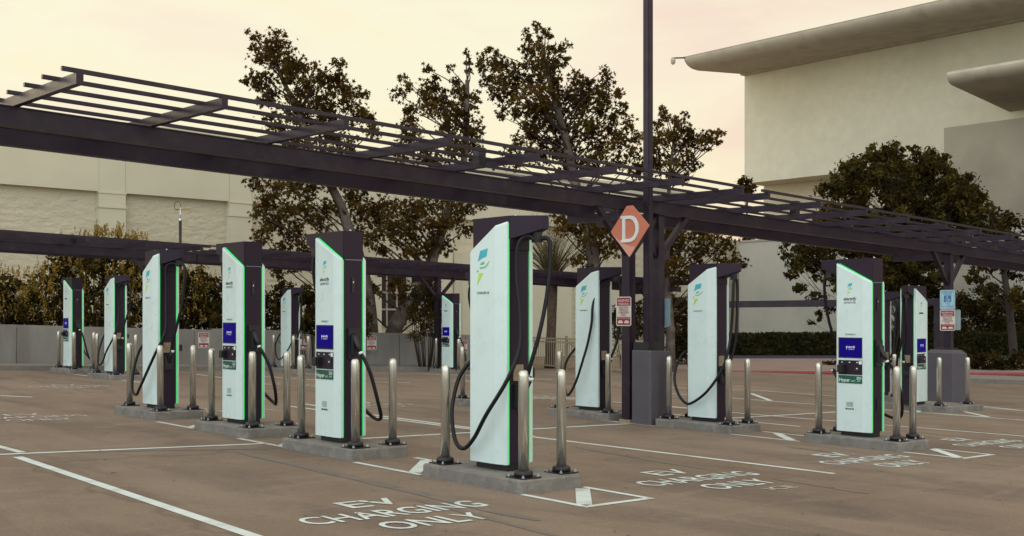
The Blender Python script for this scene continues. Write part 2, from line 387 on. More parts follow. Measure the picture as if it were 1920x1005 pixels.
# ------------------------------------------------------------------ chargers
WW, DD = .25, .12      # half width, half core depth
def top_screen(y): return 2.035+(y+WW)/(2*WW)*.255
def top_back(y):
    return 2.035+(y+WW)/(.36)*.225 if y < .11 else 2.26+(y-.11)/.14*.03
def panel(sgn, topf, name, par):
    if sgn < 0: ys = [-WW, -WW+.006, -.132, 0, .11, WW-.012, WW]; fx = [.153, .157, .178, .178, .178, .177, .170]
    else: ys = [-WW, -WW+.012, -.1, 0, .11, WW-.006, WW]; fx = [.170, .177, .178, .178, .178, .157, .153]
    m = MB(); n = len(ys); v = []
    for y, x in zip(ys, fx):
        t = topf(y); e = .012 if abs(y) == WW else 0
        v += [(sgn*x, y, .065+e*.6), (sgn*(x+.0), y, .09), (sgn*x, y, t-.02), (sgn*(x-.010), y, t)]
    b = []
    for y in ys: b += [(sgn*.134, y, .065), (sgn*.134, y, topf(y))]
    m.add(v+b, [])
    o = 4*n; fs = []
    for i in range(n-1):
        for k in range(3): fs.append((4*i+k, 4*(i+1)+k, 4*(i+1)+k+1, 4*i+k+1))
        fs.append((4*i+3, 4*(i+1)+3, o+2*(i+1)+1, o+2*i+1)); fs.append((4*i, o+2*i, o+2*(i+1), 4*(i+1)))
        fs.append((o+2*i, o+2*i+1, o+2*(i+1)+1, o+2*(i+1)))
    fs.append((0, 1, 2, 3, o+1, o)); e = 4*(n-1); fs.append((e, o+2*(n-1), o+2*(n-1)+1, e+3, e+2, e+1))
    m.v = []; m.add(v+b, fs)
    return m.build(name, 'panel', par)
def logo(mapf, par, s):        # emblem drawn in a 1-high box
    parts = [('teal', [(.30, .78+.16), (.62, 1.0), (.56, .78), (.36, .73), (.20, .64)]),
             ('midgreen', [(.28, .55), (.34, .62), (.44, .655), (.50, .61), (.46, .57)]),
             ('midgreen', [(.60, .60), (.70, .67), (.62, .55), (.50, .47), (.30, .45), (.27, .50), (.44, .50), (.56, .55)]),
             ('midgreen', [(.14, .36), (.20, .44), (.24, .38)]),
             ('lime', [(.24, .34), (.44, .34), (.17, 0)])]
    for c in ('teal', 'midgreen', 'lime'):
        m = MB()
        for cc, pl in parts:
            if cc == c: m.add([mapf((x-.4)*s, y*s) for x, y in pl], [list(range(len(pl)))])
        m.build('emblem', c, par)
CABLES_N = [[(-.02, .44, 2.12), (-.03, .50, 2.07), (-.02, .52, 1.9), (.02, .50, 1.6), (.10, .44, 1.25), (.22, .30, .8), (.30, .05, .42), (.31, -.22, .27), (.24, -.42, .27), (.16, -.49, .45), (.10, -.47, .75), (.05, -.42, .93)]]
CABLES_R = {
 'wide': [(-.06, .42, 2.12), (-.02, .36, 2.16), (.05, .31, 2.08), (.07, .30, 1.8), (.06, .33, 1.45), (.10, .36, 1.15), (.20, .30, .85), (.28, .12, .52), (.29, -.06, .29), (.29, -.20, .20), (.29, -.33, .27), (.24, -.42, .52), (.14, -.44, .82), (.06, -.38, .98)],
 'hang': [(-.06, .44, 2.12), (-.03, .46, 2.06), (.0, .45, 1.8), (.02, .44, 1.4), (.06, .42, 1.05), (.16, .36, .75), (.26, .18, .46), (.29, -.05, .28), (.29, -.20, .27), (.28, -.34, .40), (.24, -.43, .65), (.14, -.44, .90), (.06, -.38, 1.02)],
 'steep': [(-.06, .42, 2.12), (-.02, .34, 2.12), (.08, .26, 2.02), (.17, .16, 1.75), (.20, .16, 1.45), (.24, .10, 1.1), (.28, 0, .8), (.29, -.12, .5), (.29, -.24, .30), (.29, -.34, .25), (.26, -.41, .42), (.20, -.44, .75), (.06, -.38, 1.0)]}
CABLES_R2 = {
 'wide': [(-.08, .43, 2.12), (-.12, .50, 2.12), (-.13, .53, 1.95), (-.11, .51, 1.6), (-.05, .45, 1.25), (0, .40, 1.0), (.0, .36, .82)],
 'hang': [(-.09, .45, 2.1), (-.09, .47, 1.9), (-.08, .47, 1.5), (-.05, .45, 1.15), (0, .40, .9), (0, .36, .80)],
 'steep': [(-.09, .45, 2.12), (-.11, .49, 2.02), (-.11, .49, 1.7), (-.09, .47, 1.3), (-.05, .44, 1.02), (0, .37, .84)]}
def charger(u, v, rz, label, num, lit=True, style='wide', far=False, h=PADH):
    r = empty('ev_charger', W(u, v, h), rz, label, 'EV charger', 'EV chargers standing in rows')
    m = MB(); m.box((-.12, -.215, 0), (.12, .215, .072)); m.build('plinth', 'dark2', r)
    m = MB(); m.box((-DD, -WW+.006, .07), (DD, WW-.006, 2.03)); m.box((-DD-.012, -WW-.004, 2.032), (DD+.012, WW+.004, 2.345)); body = m.build('body', 'dark', r, bevel=.004)
    # cap arm: wedge, flush on the screen side
    m = MB(); a = DD+.012; y0 = WW+.004; tip = y0+.25
    zt = 2.345
    m.add([(-a, y0, 2.13), (a, y0, 2.13), (a, y0, zt), (-a, y0, zt), (-a, tip, 2.225), (-a+.05, tip-.03, 2.225), (-a+.05, tip-.03, zt), (-a, tip, zt)],
          [(0, 1, 2, 3)[::-1], (0, 4, 5, 1)[::-1], (3, 2, 6, 7), (0, 3, 7, 4)[::-1], (1, 5, 6, 2)[::-1], (4, 7, 6, 5)[::-1]])
    arm = m.build('cable_arm', 'dark', r)
    m = MB(); m.box((-.10, y0+.12, 2.10), (-.04, y0+.20, 2.19)); m.build('cable_clamp', 'dark2', arm)
    for q in (-.2, .2):
        m = MB(); m.lathe([(.012, 2.345), (.012, 2.362), (.004, 2.366)], (0, q, 0), n=8); m.build('lifting_bolt', 'bolt', body)
    sp_ = panel(-1, top_screen, 'front_panel', r); bp_ = panel(1, top_back, 'back_panel', r)
    lm = 'led' if lit else 'ledoff'
    for sg, tf, slant in ((-1, top_screen, True), (1, top_back, False)):
        m = MB(); e = .004
        for yy in (-1, 1):
            ye = yy*WW; m.box((sg*.1245, min(ye, ye+yy*e), .068), (sg*.1335, max(ye, ye+yy*e), tf(ye)-.012))
        if slant:
            t0, t1 = tf(-WW), tf(WW)
            m.add([(sg*.1455, -WW, t0), (sg*.1455, WW-.03, t1-.012), (sg*.1455, WW-.03, t1+.002), (sg*.1455, -WW-e, t0+.008), (sg*.1325, -WW, t0), (sg*.1425, WW-.03, t1-.012), (sg*.1425, WW-.03, t1+.002), (sg*.1425, -WW-e, t0+.008)],
                  [(0, 1, 2, 3), (4, 5, 6, 7), (0, 1, 5, 4), (1, 2, 6, 5), (2, 3, 7, 6), (3, 0, 4, 7)])
        m.build('light_strip', lm, r)
    X = -.1795
    fs = lambda x, y, oy=0, oz=0, d=0: (X-d, oy-x, oz+y)
    fb = lambda x, y, oy=0, oz=0, d=0: (.1795+d, oy+x, oz+y)
    logo(lambda x, y: fs(x, y, .05, 1.855), sp_, .17); logo(lambda x, y: fb(x, y, -.06, 1.71), bp_, .345)
    if not far:
        m = MB(); put_text(m, 'electrify', lambda x, y: fs(x, y, .052, 1.795), .062, .19, bold=.02, shear=.2); m.build('lettering', 'txt', sp_)
        m = MB(); put_text(m, 'america', lambda x, y: fs(x, y, .052, 1.752), .056, .17, shear=.2); m.build('lettering', 'txt', sp_)
        m = MB(); put_text(m, 'CHARGER '+num, lambda x, y: fs(x, y, .045, 1.335), .030, .15, bold=.012); m.build('lettering', 'txt', sp_)
        m = MB(); put_text(m, 'CHARGER '+num, lambda x, y: fb(x, y, -.055, 1.63), .034, .17, bold=.012); m.build('lettering', 'txt', bp_)
        m = MB()
        for k in range(5): m.box((X, .0+.0, .395+k*.013), (X-.0015, .10, .402+k*.013))
        m.build('notice_print', 'grey', sp_)
        m = MB()
        for a_, b_ in ((.11, .085), (.08, .065), (.055, .03), (.02, -.01)): m.box((X, b_, .355), (X-.0015, a_, .372))
        m.build('notice_print', 'txt', sp_)
    else:
        m = MB(); m.box((X, -.03, 1.79), (X-.0015, .13, 1.82)); m.build('lettering', 'txt', sp_)
        m = MB(); m.box((.1795, -.13, 1.64), (.181, .02, 1.658)); m.build('lettering', 'txt', bp_)
    # screen, reader, label
    m = MB(); m.box((X-.004, -.132, 1.035), (X+.004, .215, 1.305)); bz = m.build('screen_bezel', 'dark2', sp_)
    m = MB(); m.box((X-.007, -.122, 1.048), (X-.003, .195, 1.293)); sc = m.build('screen', 'lcd', r)
    m = MB(); put_text(m, 'electrify', lambda x, y: fs(x, y, .022, 1.170, .009), .036, .105, bold=.02, shear=.2); put_text(m, 'america', lambda x, y: fs(x, y, .022, 1.145, .009), .028, .08, shear=.2)
    m.add([fs(x, y, .10, 1.135, .009) for x, y in ((.0, .05), (.02, .06), (.016, .03), (.004, .0), (.008, .03))], [(0, 1, 2, 3, 4)]); m.build('screen_lettering', 'txtlit', sc)
    m = MB(); m.box((X-.004, -.132, .815), (X+.004, .215, 1.005)); rd = m.build('card_reader', 'dark', r)
    m = MB(); m.box((X-.055, .10, .845), (X-.004, .205, .945)); m.box((X-.07, .12, .855), (X-.055, .195, .935)); m.build('reader_hood', 'dark2', rd)
    m = MB(); m.box((X-.010, -.10, .865), (X-.004, -.02, .925)); m.build('contactless_pad', 'dark2', rd)
    for q in (.16, .05, -.06):
        m = MB(); m.box((X-.006, q-.010, .972), (X-.004, q+.010, .984)); m.build('indicator_mark', 'white', rd)
    m = MB(); m.box((X-.006, -.128, .955), (X-.004, -.085, .998)); m.build('card_symbol', 'white', rd)
    m = MB(); m.box((X-.0115, -.07, .89), (X-.010, -.05, .905)); m.build('contactless_symbol', 'white', rd)
    m = MB(); m.box((X-.004, -.132, .70), (X+.003, .215, .805)); hl = m.build('power_label', 'hyper', r)
    m = MB(); put_text(m, 'Hyper', lambda x, y: fs(x, y, .205, .722, .006), .066, .16, bold=.015, align='LEFT'); put_text(m, 'FAST', lambda x, y: fs(x, y, .03, .722, .006), .03, align='LEFT')
    put_text(m, '350', lambda x, y: fs(x, y, -.085, .755, .006), .05, .07, bold=.015); put_text(m, 'kW', lambda x, y: fs(x, y, -.085, .725, .006), .03); m.build('label_lettering', 'white', hl)
    # non arm side
    ys_ = -WW+.006
    m = MB(); m.box((-.075, ys_-.03, .93), (.095, ys_+.002, 1.27)); m.box((-.055, ys_-.06, .98), (.075, ys_-.03, 1.20)); h1 = m.build('holster', 'dark2', r, bevel=.004)
    m = MB(); m.box((-.02, ys_-.012, 1.66), (.02, ys_+.002, 1.83)); lk = m.build('door_latch', 'dark2', r)
    m = MB(); m.box((-.006, ys_-.015, 1.77), (.006, ys_-.012, 1.79)); m.build('latch_key', 'bolt', lk)
    m = MB(); m.box((-.02, ys_-.010, .34), (.02, ys_+.002, .50)); m.build('door_latch', 'dark2', r)
    m = MB()
    for k in range(10): m.box((-.118, ys_-.0025, .12+k*.125), (-.098, ys_+.001, .225+k*.125))
    m.build('vent', 'dark2', r)
    m = MB(); m.box((-.10, ys_-.0035, 2.024), (.125, ys_+.001, 2.031)); m.build('ledge_highlight', 'grey', r)  # painted highlight: lighter strip where light catches the ledge below the cap
    m = MB(); m.box((.098, ys_-.0015, .10), (.101, ys_+.001, 2.02)); m.box((-.10, ys_-.0015, .098), (.10, ys_+.001, .101)); m.build('door_seam', 'dark2', r)
    def plug(p0, d, nm='plug'):
        p0 = Vector(p0); d = Vector(d)
        m = MB(); m.tube([p0-d*.06, p0, p0+d*.08, p0+d*.16], [.030, .034, .028, .021], 10); pl = m.build(nm, 'dark2', r)
        m = MB(); m.tube([p0+d*.16, p0+d*.185], [.0235, .0235], 10); m.build('plug_ring', 'white', pl)
        return p0+d*.185
    e1 = plug((0, ys_-.05, 1.15), Vector((.12, -.45, -.88)).normalized())
    # arm side
    m = MB(); m.box((-.06, WW-.007, .58), (.075, WW+.05, .80)); m.build('holster', 'dark2', r, bevel=.004)
    m = MB(); m.box((-.05, WW-.007, .83), (.07, WW+.004, .98)); m.build('rating_plate', 'plate', r)
    e2 = plug((0, WW+.05, .72), Vector((.0, .62, .78)).normalized())
    p1, p2 = (CABLES_N[0], [(-.02, .36, 2.14), (.05, .31, 1.9), (.08, .29, 1.4), (.05, .30, 1.0), (.01, .33, .86)]) if style == 'front' else (CABLES_R[style], CABLES_R2[style])
    rr = .0205
    j = lambda: random.uniform(-.012, .012)
    p1 = [(a+j(), b+j(), c+j()) for a, b, c in p1]; p2 = [(a+j(), b+j(), c+j()) for a, b, c in p2]
    for P_, e in ((p1, e1), (p2, e2)):
        m = MB(); m.tube(spline(P_+[tuple(e)], 7), rr, 8); m.build('cable', 'rubber', r)
    return r
PI = math.pi
random.seed(9)
def station(u0, v0, who, num, front, lit=True, style='wide', far=False, nb=(1, 1, 1, 1), cu=.42, cv=.72, padlab=None, rot=None):
    pad(u0, v0, 'weathered raised concrete pad under '+who)
    charger(u0+cu, v0+cv, rot if rot is not None else (0 if front else PI), who_label[who], num, lit, 'front' if front else style, far)
    pos = [(u0+.17, v0+.14, 'nearest corner'), (u0+.70, v0+.20, 'right corner'), (u0+.20, v0+1.28, 'left corner'), (u0+.74, v0+1.30, 'rear corner')]
    for k, (a, b, nm) in enumerate(pos):
        if nb[k]: place_bollard(a, b, f'steel bollard on {nm} of the pad under {who}')
who_label = {}
S = [ # who, label, u0, v0, num, front, lit, style, far
 ('the tallest foreground charger', 'largest white charger in the foreground, blank back panel with big lightning emblem', 6.38, 6.93, '38', False, True, 'wide', False),
 ('the second near charger', 'white charger with blue screen just left of the largest foreground charger', 6.43, 9.62, '37', True, True, '', False),
 ('the third near charger', 'white charger with blue screen, third back in the nearest row', 6.58, 12.12, '36', True, True, '', False),
 ('the fourth near charger', 'white charger with looped cable and no screen, last of the nearest row', 6.66, 14.93, '35', False, True, 'wide', False),
 ('the big screen charger on the right', 'white charger with blue screen facing us, frontmost of the right row', 12.77, 6.86, '04', True, True, '', False),
 ('the charger beside the light pole', 'unlit white charger with emblem panel, right of the light pole base', 12.72, 9.42, '03', False, False, 'hang', False),
 ('the charger left of the D sign', 'unlit white charger with crossing cable, left of the D sign column', 12.70, 11.76, '02', False, False, 'steep', False),
 ('the hidden charger', 'white charger almost hidden behind the largest foreground charger', 12.70, 14.30, '01', True, False, '', False),
 ('the charger by the golden shrub', 'far white charger with big cable loop before the golden shrubs', 10.12, 25.02, '34', False, True, 'wide', True),
 ('the leftmost far charger', 'far white charger with blue screen, leftmost of all chargers', 10.28, 28.00, '33', True, True, '', True),
 ('the far charger between two screens', 'far unlit white charger between the two big screen chargers', 16.25, 27.30, '29', False, False, 'hang', True),
 ('the far charger under the column', 'small far white charger with screen below the braced column', 21.00, 25.62, '25', True, True, '', True),
]
for s in S: who_label[s[0]] = s[1]
for who, lab, u0, v0, num, front, lit, style, far in S:
    station(u0, v0, who, num, front, lit, style, far, cu=.40 if front else .44, cv=.78 if front else (.74 if num == '38' else .72 if not far else .75))
# the two chargers at the far right
pad(20.35, 9.95, 'weathered raised concrete pad under the turned charger at right', du=1.55, dv=1.3)
charger(20.50, 10.72, PI/2, 'white charger turned sideways with looped cable and small screen, at far right', '09', True, 'wide', True)
cc = on_u(1668, 22.9)
charger(22.9, 12.86, PI, 'unlit white charger mostly hidden behind the frontmost right charger', '08', False, 'hang', True)
pad(22.45, 12.15, 'raised concrete pad of the mostly hidden charger at right')
place_bollard(20.50, 10.20, 'steel bollard left of the small turned screen charger')
place_bollard(21.75, 10.22, 'steel bollard in front of the big grey column base at right')
place_bollard(22.62, 12.28, 'steel bollard near the mostly hidden charger at right')

# ------------------------------------------------------------------ canopies
def shear_box(mb, u0, u1, v0, v1, h0, h1): mb.box((u0, v0, h0), (u1, v1, h1), lambda a, b, c: W(a, b, c))
def canopy(label, arms, ru0, ru1, gu0, gu1, vn, posts, dh=0, boxes=(), fgap=None, farv=1.27, skew=0.0):
    r = empty('canopy', (0, 0, 0), 0, label, 'canopy', 'slatted steel canopies over the stalls')
    V0 = vn-1.58; V1 = vn+2.75
    def beam(name, u0, u1, v, par=r):
        m = MB()
        shear_box(m, u0, u1, v+.014, v+.106, 3.322+dh, 3.503+dh)                  # web
        shear_box(m, u0, u1, v, v+.12, 3.503+dh, 3.515+dh); shear_box(m, u0, u1, v-.004, v+.124, 3.31+dh, 3.322+dh)
        return m.build(name, 'steelpaint', par)
    beam('girder', gu0, gu1, vn-.05)
    for a, b in (fgap or [(gu0, gu1)]): beam('girder', a, b, vn+farv-.03)
    for u in arms:
        m = MB(); sk = skew
        m.box((u-.033, V0, 3.5165+dh), (u+.033, V1, 3.617+dh), lambda a, b, c: W(a-(b-V0)*sk, b, c)); m.build('cross_arm', 'steelpaint', r)
    k = 0
    v = V0+.035
    while v < V1-.1:
        m = MB(); shear_box(m, ru0, ru1, v-.019, v+.019, 3.619+dh, 3.657+dh); m.build('slat', 'steelpaint', r)
        v += .487; k += 1
    for (u, base) in posts:
        m = MB(); shear_box(m, u-.07, u+.07, vn-.075, vn+.085, base, 3.308+dh)
        p = m.build('post', 'steelpaint', r)
        for sg in (-1, 1):
            m = MB()
            a0, a1 = u+sg*.071, u+sg*.76
            lo, hi = 2.60+dh, 3.306+dh
            poly = [(a0, lo), (a0, lo+.13), (a1-sg*.11, hi), (a1, hi)]
            pr = [W(x, vn-.035, z) for x, z in poly]; m.prism(pr, (0, .085, 0)); m.build('knee_brace', 'steelpaint', r)
        m = MB(); shear_box(m, u-.11, u+.11, vn-.115, vn+.125, 3.29+dh, 3.307+dh); m.build('head_plate', 'steelpaint', p)
        m = MB(); shear_box(m, u-.04, u+.04, vn+.085, vn+farv+.05, 3.17+dh, 3.30+dh); m.build('cross_beam', 'steelpaint', r)
    for (bu, bv, w, hh) in boxes:
        m = MB(); shear_box(m, bu, bu+w, bv, bv+w, 3.5+dh-.02, 3.5+dh+hh); m.build('junction_box', 'dark2', r)
    return r
VN = 11.40
c1 = canopy('nearer slatted dark canopy module crossing the picture from left to centre', [3.70+1.412*k for k in range(8)], 3.55, 13.66, 1.6, 13.86, VN, [(12.80, .06), (1.9, 0)],
       boxes=[(9.0, 10.55, .12, .22)], fgap=[(1.6, 13.35)], skew=.03)
c2 = canopy('right module of the near canopy, descending to the right picture edge', [14.26+1.44*k for k in range(16)], 14.12, 36.2, 13.865, 36.4, VN, [(13.50, .06), (23.36, .85), (33.5, 0)],
       boxes=[(15.95, 10.45, .12, .2), (19.4, 10.6, .12, .1)], fgap=[(14.75, 36.4)], skew=.03)
c3 = canopy('rear slatted canopy seen at left behind the chargers', [2.6+1.43*k for k in range(8)], 2.4, 13.1, .2, 13.2, 27.0, [(1.0, 0), (12.2, 0)], dh=-.32, boxes=[(9.6, 26.1, .15, .2)], skew=.03)
c4 = canopy('rear slatted canopy behind the centre chargers', [13.75+1.43*k for k in range(14)], 13.55, 33.2, 13.25, 33.3, 27.0, [(21.35, 0), (31.7, 0)], dh=-.32, boxes=[(17.3, 26.1, .15, .2)], skew=.03)
# column footings
def pedestal(u0, u1, v0, v1, h, label, cap=True):
    r = empty('pedestal', W((u0+u1)/2, (v0+v1)/2, 0), 0, label, 'column base')
    o = r.location
    m = MB(); c = .03
    pts = [(u0+c, v0), (u1-c, v0), (u1, v0+c), (u1, v1-c), (u1-c, v1), (u0+c, v1), (u0, v1-c), (u0, v0+c)]
    lv = [(1, -.03), (1, h-.04 if cap else h-.02)] + ([(1, h-.04), (.72, h+.04)] if cap else [(.97, h)])
    ctr = Vector(((u0+u1)/2, (v0+v1)/2)); vs = []; n = 8
    for s_, hh in lv: vs += [W(*(ctr+(Vector(p)-ctr)*s_), hh)-o for p in pts]
    m.add(vs, [(k*n+i, k*n+(i+1) % n, (k+1)*n+(i+1) % n, (k+1)*n+i) for k in range(len(lv)-1) for i in range(n)]+[list(range((len(lv)-1)*n, len(lv)*n))])
    m.build('concrete_base', 'pedpaint', r)
    return r
p1 = pedestal(12.72, 13.22, 10.90, 11.29, 1.14, 'grey concrete base of the tall light pole beside the D sign column', cap=False)
p2 = pedestal(22.92, 23.58, 11.08, 11.74, 1.15, 'big grey concrete column base at far right with sloping top')
m = MB(); m.box((-.19, -.19, 0), (.19, .19, .03)); mo = m.build('base_plate', 'dark2', p2, loc=(0, 0, 1.195))
# light pole
lp = empty('light_pole', W(12.93, 11.12, 1.145), 0, 'tall dark square light pole rising out of the top of the picture', 'light pole')
m = MB(); m.box((-.165, -.165, 0), (.165, .165, .12)); m.build('base_cover', 'dark2', lp, bevel=.008)
m = MB(); m.box((-.056, -.056, .12), (.056, .056, 8.2)); m.build('pole', 'steelpaint', lp, bevel=.006)
m = MB(); m.box((-.9, -.15, 8.2), (.9, .15, 8.32)); hd = m.build('lamp_head', 'dark', lp)
# weathered foot of the first post
m = MB(); m.box((-.10, -.11, 0), (.10, .11, .055)); m.build('post_foot', 'plate', c1, loc=W(12.80, VN+.005, 0))

# ------------------------------------------------------------------ signs (all face -u)
def rrect(w, h, r=.02, n=4):
    P = []
    for cx, cy, a0 in ((w/2-r, h/2-r, 0), (-w/2+r, h/2-r, 90), (-w/2+r, -h/2+r, 180), (w/2-r, -h/2+r, 270)):
        for k in range(n+1): a = R(a0+90*k/n); P.append((cx+r*math.cos(a), cy+r*math.sin(a)))
    return P
def face(mb, poly, d): mb.add([(-d, -x, y) for x, y in poly], [list(range(len(poly)))])
def shp(poly, dx, dy, s=1): return [(x*s+dx, y*s+dy) for x, y in poly]
def red_sign(loc, rz, label, small=False):
    r = empty('parking_sign', loc, rz, label, 'parking sign', 'red reserved parking signs')
    m = MB(); m.prism([(-.002, -x, y) for x, y in rrect(.31, .455, .03)], (.004, 0, 0)); m.build('plate', 'signwhite', r)
    for q in ([(-.14, .085), (.14, .085), (.14, .20), (.128, .212), (-.128, .212), (-.14, .20)], [(-.14, -.085), (.14, -.085), (.14, -.20), (.128, -.212), (-.128, -.212), (-.14, -.20)]):
        m = MB(); face(m, q, .003); m.build('red_field', 'signred', r)
    f = lambda x, y, oy=0: (-.0045, -x, oy+y)
    m = MB(); put_text(m, 'RESERVED', lambda x, y: f(x, y, .150), .050, .235, bold=.01); put_text(m, 'PARKING', lambda x, y: f(x, y, .097), .050, .205, bold=.01)
    if not small: put_text(m, 'TOW AWAY ZONE', lambda x, y: f(x, y, -.115), .032, .25)
    for q in (-.065, .065):
        face(m, [(q-.05, -.185), (q-.05, -.16), (q-.02, -.14), (q+.03, -.145), (q+.05, -.165), (q+.05, -.185)], .0045)
    m.build('white_lettering', 'signwhite', r)
    m = MB()
    for i, (s_, w) in enumerate((('ELECTRIC', .2), ('VEHICLE', .18), ('CHARGING', .22), ('ONLY', .12))): put_text(m, s_, lambda x, y: f(x, y, .043-i*.038), .045, w, bold=.02)
    m.build('red_lettering', 'signred', r)
    return r
ps = W(12.72, VN+.005, 0)
red_sign(Vector((12.72, VN+.035, ps.z+1.735)), 0, 'red and white reserved parking sign on the column under the D sign')
q0 = W(23.04, VN+.02, 0)
red_sign(Vector((23.18, VN-.06, q0.z+1.83)), R(25), 'red and white reserved parking sign below the blue accessible sign')
for px, py, lb in ((382, 638, 'leftmost red sign on the retaining wall'), (572, 641, 'red wall sign partly behind a far bollard'), (697, 643, 'red wall sign right of the second near charger'), (868, 650, 'red sign right of the small far charger')):
    u_, v_ = onground(px, 692); d_ = Vector((u_, v_)).length
    p = ray(px, py, onground(px, 692)[0]*CU+onground(px, 692)[1]*SU-.22)
    red_sign(p, R(68), lb, True)
# blue accessible sign
r = empty('accessible_sign', Vector((23.18, VN-.06, q0.z+2.28)), R(25), 'pale blue accessible parking sign on the far right column', 'parking sign')
m = MB(); m.prism([(-.002, -x, y) for x, y in rrect(.31, .43, .03)], (.004, 0, 0)); m.build('plate', 'signpale', r)
m = MB()
for a, b in (((-.135, -.19), (.135, -.183)), ((-.135, .183), (.135, .19)), ((-.135, -.183), (-.128, .183)), ((.128, -.183), (.135, .183))): face(m, [(a[0], a[1]), (b[0], a[1]), (b[0], b[1]), (a[0], b[1])], .003)
face(m, shp(rrect(.15, .15, .012), 0, .02), .003)
f = lambda x, y, oy=0: (-.003, -x, oy+y)
put_text(m, 'RESERVED', lambda x, y: f(x, y, .148), .04, .2, bold=.02); put_text(m, 'PARKING', lambda x, y: f(x, y, .112), .04, .17, bold=.02)
put_text(m, 'VAN', lambda x, y: f(x, y, -.105), .042, .09, bold=.02); put_text(m, 'ACCESSIBLE', lambda x, y: f(x, y, -.16), .042, .23, bold=.02)
m.build('blue_print', 'signblue', r)
m = MB()
face(m, [(.0+.012*math.cos(R(k*45))-.01, .073+.012*math.sin(R(k*45))) for k in range(8)], .0045)
face(m, [(-.014, .06), (-.004, .06), (.0, .02), (.025, .02), (.04, -.02), (.052, -.015), (.05, -.028), (.034, -.03), (.018, .008), (-.012, .008)], .0045)
ring = [(math.cos(R(a)), math.sin(R(a))) for a in range(150, 361, 15)]
m.add([(-.0045, -(x*.036-.002), y*.036-.005) for x, y in ring]+[(-.0045, -(x*.027-.002), y*.027-.005) for x, y in ring], [(k, k+1, len(ring)+k+1, len(ring)+k) for k in range(len(ring)-1)])
m.build('wheelchair_symbol', 'signwhite', r)
# backs of signs
r = empty('parking_sign', Vector((23.45, VN-.06, q0.z+1.84)), R(10), 'pale back of a sign behind the far right column', 'parking sign'); m = MB(); m.prism([(-.002, -x, y) for x, y in rrect(.31, .45, .03)], (.004, 0, 0)); m.build('plate', 'signback', r)
r = empty('parking_sign', Vector((13.60, VN-.01, W(13.6, VN).z+1.74)), 0, 'pale edge of a sign behind the second column near the light pole', 'parking sign'); m = MB(); m.prism([(-.002, -x, y) for x, y in rrect(.31, .455, .03)], (.004, 0, 0)); m.build('plate', 'signpale', r)
# D sign
dz = W(12.66, VN).z
r = empty('area_sign', Vector((12.02, 10.69, dz+2.935)), 0, 'orange diamond sign with a white letter D on the column', 'area sign')
dia = [(-.09, .39), (.02, .39), (.42, .01), (.00, -.39-.0), (-.42, -.0)]
dia = [(-.06, .385), (.07, .385), (.43, .03), (.0, -.47), (-.42, -.03)]
m = MB(); m.prism([(-.008, -x, y) for x, y in dia], (.016, 0, 0)); m.build('board', 'dorange', r)
m = MB(); arc = []
for k in range(9):
    t = k/8; arc.append((-.395+t*.52+.0, -.06-.235*math.sin(t*math.pi*.5)*1.02))
m.add([(-.0095, -x, y) for x, y in arc+[(.105, -.345), (.0, -.465)]], [list(range(11))]); m.build('salmon_corner', 'dpink', r)
m = MB(); outer = [(-.18, .22), (.02, .22)]+[(.02+.19*math.sin(R(a)), .22*math.cos(R(a))) for a in range(10, 180, 10)]+[(.02, -.22), (-.18, -.22), (-.18, -.19), (-.145, -.17), (-.145, .17), (-.18, .19)]
inner = [(-.085, .165), (.0, .165)]+[(.0+.15*math.sin(R(a)), .165*math.cos(R(a))) for a in range(10, 180, 10)]+[(.0, -.165), (-.085, -.165), (-.085, -.165), (-.085, -.12), (-.085, .12), (-.085, .165)]
nn = len(outer); dd = Vector((-.012, 0, 0))
O1 = [(-.0085, -x, y) for x, y in outer]; I1 = [(-.0085, -x, y) for x, y in inner]; O2 = [(-.026, -x, y) for x, y in outer]; I2 = [(-.026, -x, y) for x, y in inner]
m.add(O1+I1+O2+I2, [(2*nn+k, 2*nn+(k+1) % nn, 3*nn+(k+1) % nn, 3*nn+k) for k in range(nn)]+[(k, (k+1) % nn, 2*nn+(k+1) % nn, 2*nn+k) for k in range(nn)]+[(nn+k, nn+(k+1) % nn, 3*nn+(k+1) % nn, 3*nn+k) for k in range(nn)])
m.build('letter', 'white', r)
m = MB(); m.box((.009, -.03, .18), (.05, VN-10.69, .24)); m.box((.009, -.03, -.24), (.05, .03, .30)); m.box((.009, .3, .24), (.05, .36, .36)); m.build('bracket', 'steelpaint', r); r.scale = (.88, .88, .88)

# ------------------------------------------------------------------ retaining wall, fence
def wall_pts(): return [onground(x, y) for x, y in ((-60, 689), (400, 690.5), (1000, 692.5))]
wp = wall_pts()
m = MB()
tops = [610, 619.0, 634]
for i in range(2):
    a, b = Vector(wp[i]), Vector(wp[i+1]); d = (b-a).normalized(); nrm = Vector((-d.y, d.x))*.25
    ha = 1.20; hb = 1.16
    P = [a, b, b+nrm, a+nrm]
    m.add([W(*q, -.05) for q in P]+[W(*a, ha), W(*b, hb), W(*(b+nrm), hb), W(*(a+nrm), ha)], [(0, 3, 2, 1), (4, 5, 6, 7), (0, 1, 5, 4), (1, 2, 6, 5), (2, 3, 7, 6), (3, 0, 4, 7)])
wl = m.build('retaining_wall', 'wallcon'); tag(wl, 'long low weathered concrete wall along the back of the lot', 'wall')
